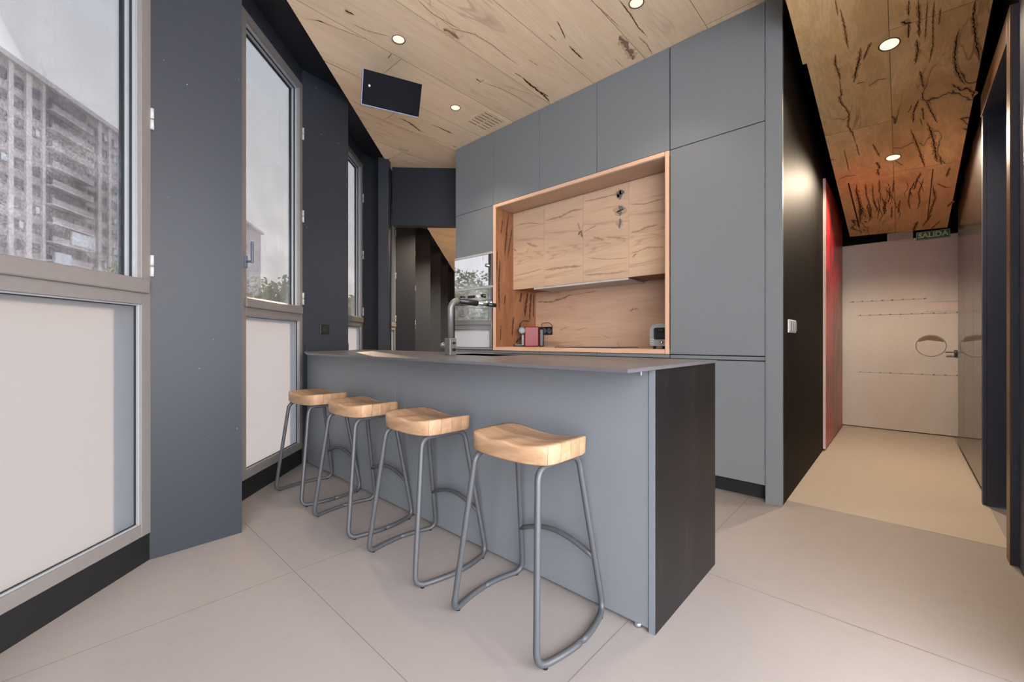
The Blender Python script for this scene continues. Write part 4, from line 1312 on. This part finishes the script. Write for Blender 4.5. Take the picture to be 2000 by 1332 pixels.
downlight(-1.248, 2.512, ZC, 0, 'round warm downlight at the top edge, above the right end of the niche', 30, 'downlights', ang=95)
downlight(-.06, 3.43, 3.477 - .19 * 3.43 + .0027, 1, 'nearer of the two hallway downlights, on the board joint', 75, 'downlights', .047, 126)
downlight(-.06, 4.78, 3.477 - .19 * 4.78 + .0027, 1, 'farther of the two hallway downlights, towards the metal door', 165, 'downlights', .047, 156, .4)

for x_, y_, lb_ in ((-5.4, 5.2, 'added unseen fill lamp in the room beyond the opening, nearest the header'), (-6.2, 6.6, 'added unseen fill lamp in the middle of the room beyond the opening'), (-7.2, 8.4, 'added unseen fill lamp deepest in the room beyond the opening')):
    downlight(x_, y_, ZC, 0, lb_, 560, 'added fill lamps of the far room', ang=150)  # unseen lamps added to brighten the piers beyond the opening
# ================================================================== OUTSIDE
mb = MB(); mb.box(-260, -160, -3.6, 60, 200, -3.4, 0)
struct(mb.build('ground', ['ground']))
# apartment block
u = Vector((-.826, .5635, 0)); v = Vector((-.5635, -.826, 0)); org = Vector((-80.8, -15.7, -3.4))
BM = Matrix((u, v, Vector((0, 0, 1)))).transposed().to_4x4(); BM.translation = org   # local x along the front, y away from the house, z up
b_ = bpy.data.objects.new('apartment_building', None); COL.objects.link(b_); b_.matrix_world = BM
tag(b_, 'long pale apartment block with rows of windows beyond the trees', 'building')
MW[b_.name] = BM.copy()
def bl(m_, nm, mats): return m_.build(nm, mats, b_, 'local')
def along(px):      # distance along the front for a viewing direction
    r_ = (px - 1000) / 822.
    return (-69.9 - r_ * 43.5) / (r_ * .975 + .2218)
ROOF = 45.4
mb = MB(); mb.box(-30, 0, 0, 122, 14, ROOF, 0); bl(mb, 'walls', ['facade'])
mb = MB(); mb.box(-31, -1, ROOF, 123, 15, ROOF + .8, 0); bl(mb, 'cornice', ['facade_light'])
cols = [(-9, -5.), (along(0) - 2.4, along(0) + 1.9), (along(21), along(43)), (along(56), along(75)), (along(171), along(185)), (along(194), along(206)), (along(213), along(226))]
bands = [(along(9), along(19)), (along(44), along(55)), (along(76), along(82)), (along(186), along(193)), (along(207), along(212))]
for a_, c_ in bands:
    mb = MB(); mb.box(a_, -.5, 0, c_, 0, ROOF, 0); bl(mb, 'pilaster', ['facade_light'])
rn = random.Random(3)
ca, cb = along(83), along(166)
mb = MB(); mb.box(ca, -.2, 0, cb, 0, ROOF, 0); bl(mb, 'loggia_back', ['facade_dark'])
for k in range(13):
    zc = 43.3 - 3.04 * k
    for a_, c_ in cols:
        mb = MB(); mb.box(a_, -.25, zc - .85, c_, .0, zc + .75, 1)
        inset = (c_ - a_) * .06
        lit_ = rn.random() < .22
        mb.box(a_ + inset, -.3, zc - .7, c_ - inset, -.24, zc + .6, 0)
        if lit_: mb.box((a_ + c_) / 2, -.34, zc - .6, c_ - inset * 2, -.3, zc + .4, 2)
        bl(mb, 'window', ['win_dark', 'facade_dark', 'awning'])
    mb = MB(); mb.box(ca, -1.4, zc - 1.75, cb, -.2, zc - 1.5, 0); mb.box(ca, -1.4, zc - 1.5, cb, -1.3, zc - .65, 1); bl(mb, 'balcony', ['facade_light', 'facade'])
    mb = MB()
    x = ca + 1
    while x < cb - 3:
        w3 = rn.uniform(2, 4.5); mb.box(x, -.3, zc - 1.4, min(x + w3, cb - .5), -.21, zc + .7, 0); x += w3 + rn.uniform(1., 3.)
    bl(mb, 'balcony_window', ['win_dark'])
for (a_, c_, z_, h_) in ((along(118), along(165), 43.3 - 3.04 * 7 - .2, 2.2), (along(84), along(116), 43.3 - 3.04 * 8.4, 2.0)):
    mb = MB(); mb.box(a_, -1.7, z_ - h_ / 2, c_, -1.45, z_ + h_ / 2, 0); bl(mb, 'awning', ['awning'])

def tree(x, y, h, r, lb, mat='leaf', seed=0, leafs=2600, size=.34):
    rn = random.Random(seed)
    t_ = thing('tree', lb, 'tree', (x, y, -3.4), 0, 'trees outside the windows')
    m_ = MB(); m_.tube([(0, 0, 0), (.1, .05, h * .3), (-.05, .1, h * .6), (0, 0, h * .85)], [.28, .22, .14, .05], 8)
    for i in range(6):
        a_ = rn.uniform(0, 2 * pi); z_ = h * rn.uniform(.3, .6)
        m_.tube([(0, 0, z_), (r * .3 * cos(a_), r * .3 * sin(a_), z_ + h * .12), (r * .6 * cos(a_), r * .6 * sin(a_), z_ + h * .2)], [.12, .08, .03], 6)
    m_.build('trunk', ['bark'], t_, 'local')
    m_ = MB()
    lobes = []
    for i in range(11):
        a_ = rn.uniform(0, 2 * pi); q = rn.uniform(0, .62) * r
        lobes.append((Vector((q * cos(a_), q * sin(a_), h * rn.uniform(.42, .86))), r * rn.uniform(.34, .52)))
    vs, fs = [], []
    for i in range(leafs):
        c_, rr = rn.choice(lobes)
        d = Vector((rn.gauss(0, 1), rn.gauss(0, 1), rn.gauss(0, 1))).normalized()
        p = c_ + d * rr * rn.uniform(.75, 1.05)
        a1 = Vector((rn.gauss(0, 1), rn.gauss(0, 1), rn.gauss(0, 1))).normalized(); a2 = a1.orthogonal().normalized()
        s_ = size * rn.uniform(.5, 1.2)
        n0 = len(vs)
        vs += [p - a1 * s_, p + a2 * s_ * .5, p + a1 * s_, p - a2 * s_ * .5]
        fs.append((n0, n0 + 1, n0 + 2, n0 + 3))
    m_._add(vs, fs)
    m_.build('foliage', [mat], t_, 'local', fix=False)
    return t_
def cw(Xc, d): return (Xc * .7327 - d * .6805, Xc * .6805 + d * .7327)
TL = [(-33.5, 58, 11.5, 6.5, 'leaf_b', 'pale olive tree in front of the far end of the apartment block'),
      (-27.0, 52, 11.2, 5.5, 'leaf', 'bushy green tree seen low in the second window'),
      (-17.5, 46, 8.9, 3.6, 'leaf_b', 'lower olive tree next to the bushy one in the second window'),
      (-21.0, 66, 9.6, 5.5, 'leaf', 'distant low tree seen through the narrow third window'),
      (-40.0, 40, 10.0, 4.5, 'leaf', 'tree in front of the balconies, low in the near window'),
      (-17.2, 17.6, 8.3, 2.0, 'leaf', 'slender tree at the right edge of the near window')]
for i, (a_, d_, h_, r_, mt, lb) in enumerate(TL):
    x, y = cw(a_, d_); tree(x, y, h_, r_, lb, mt, 20 + i)
# trees mirrored in the oven glass, standing far to the left of the house front
for i, (x, y, h_, r_, mt, lb) in enumerate(((-24, -14.5, 9.4, 4.0, 'leaf_b', 'garden tree mirrored in the middle of the oven glass'), (-31, -22, 11.2, 4.8, 'leaf', 'taller green tree mirrored farther back in the oven glass'), (-32, -10.5, 9.2, 4.2, 'leaf_b', 'olive tree mirrored towards the left edge of the oven glass'), (-19, -20.5, 8.2, 3.4, 'leaf', 'small green tree mirrored towards the right edge of the oven glass'))):
    tree(x, y, h_, r_, lb, mt, 50 + i, 2600, .24)
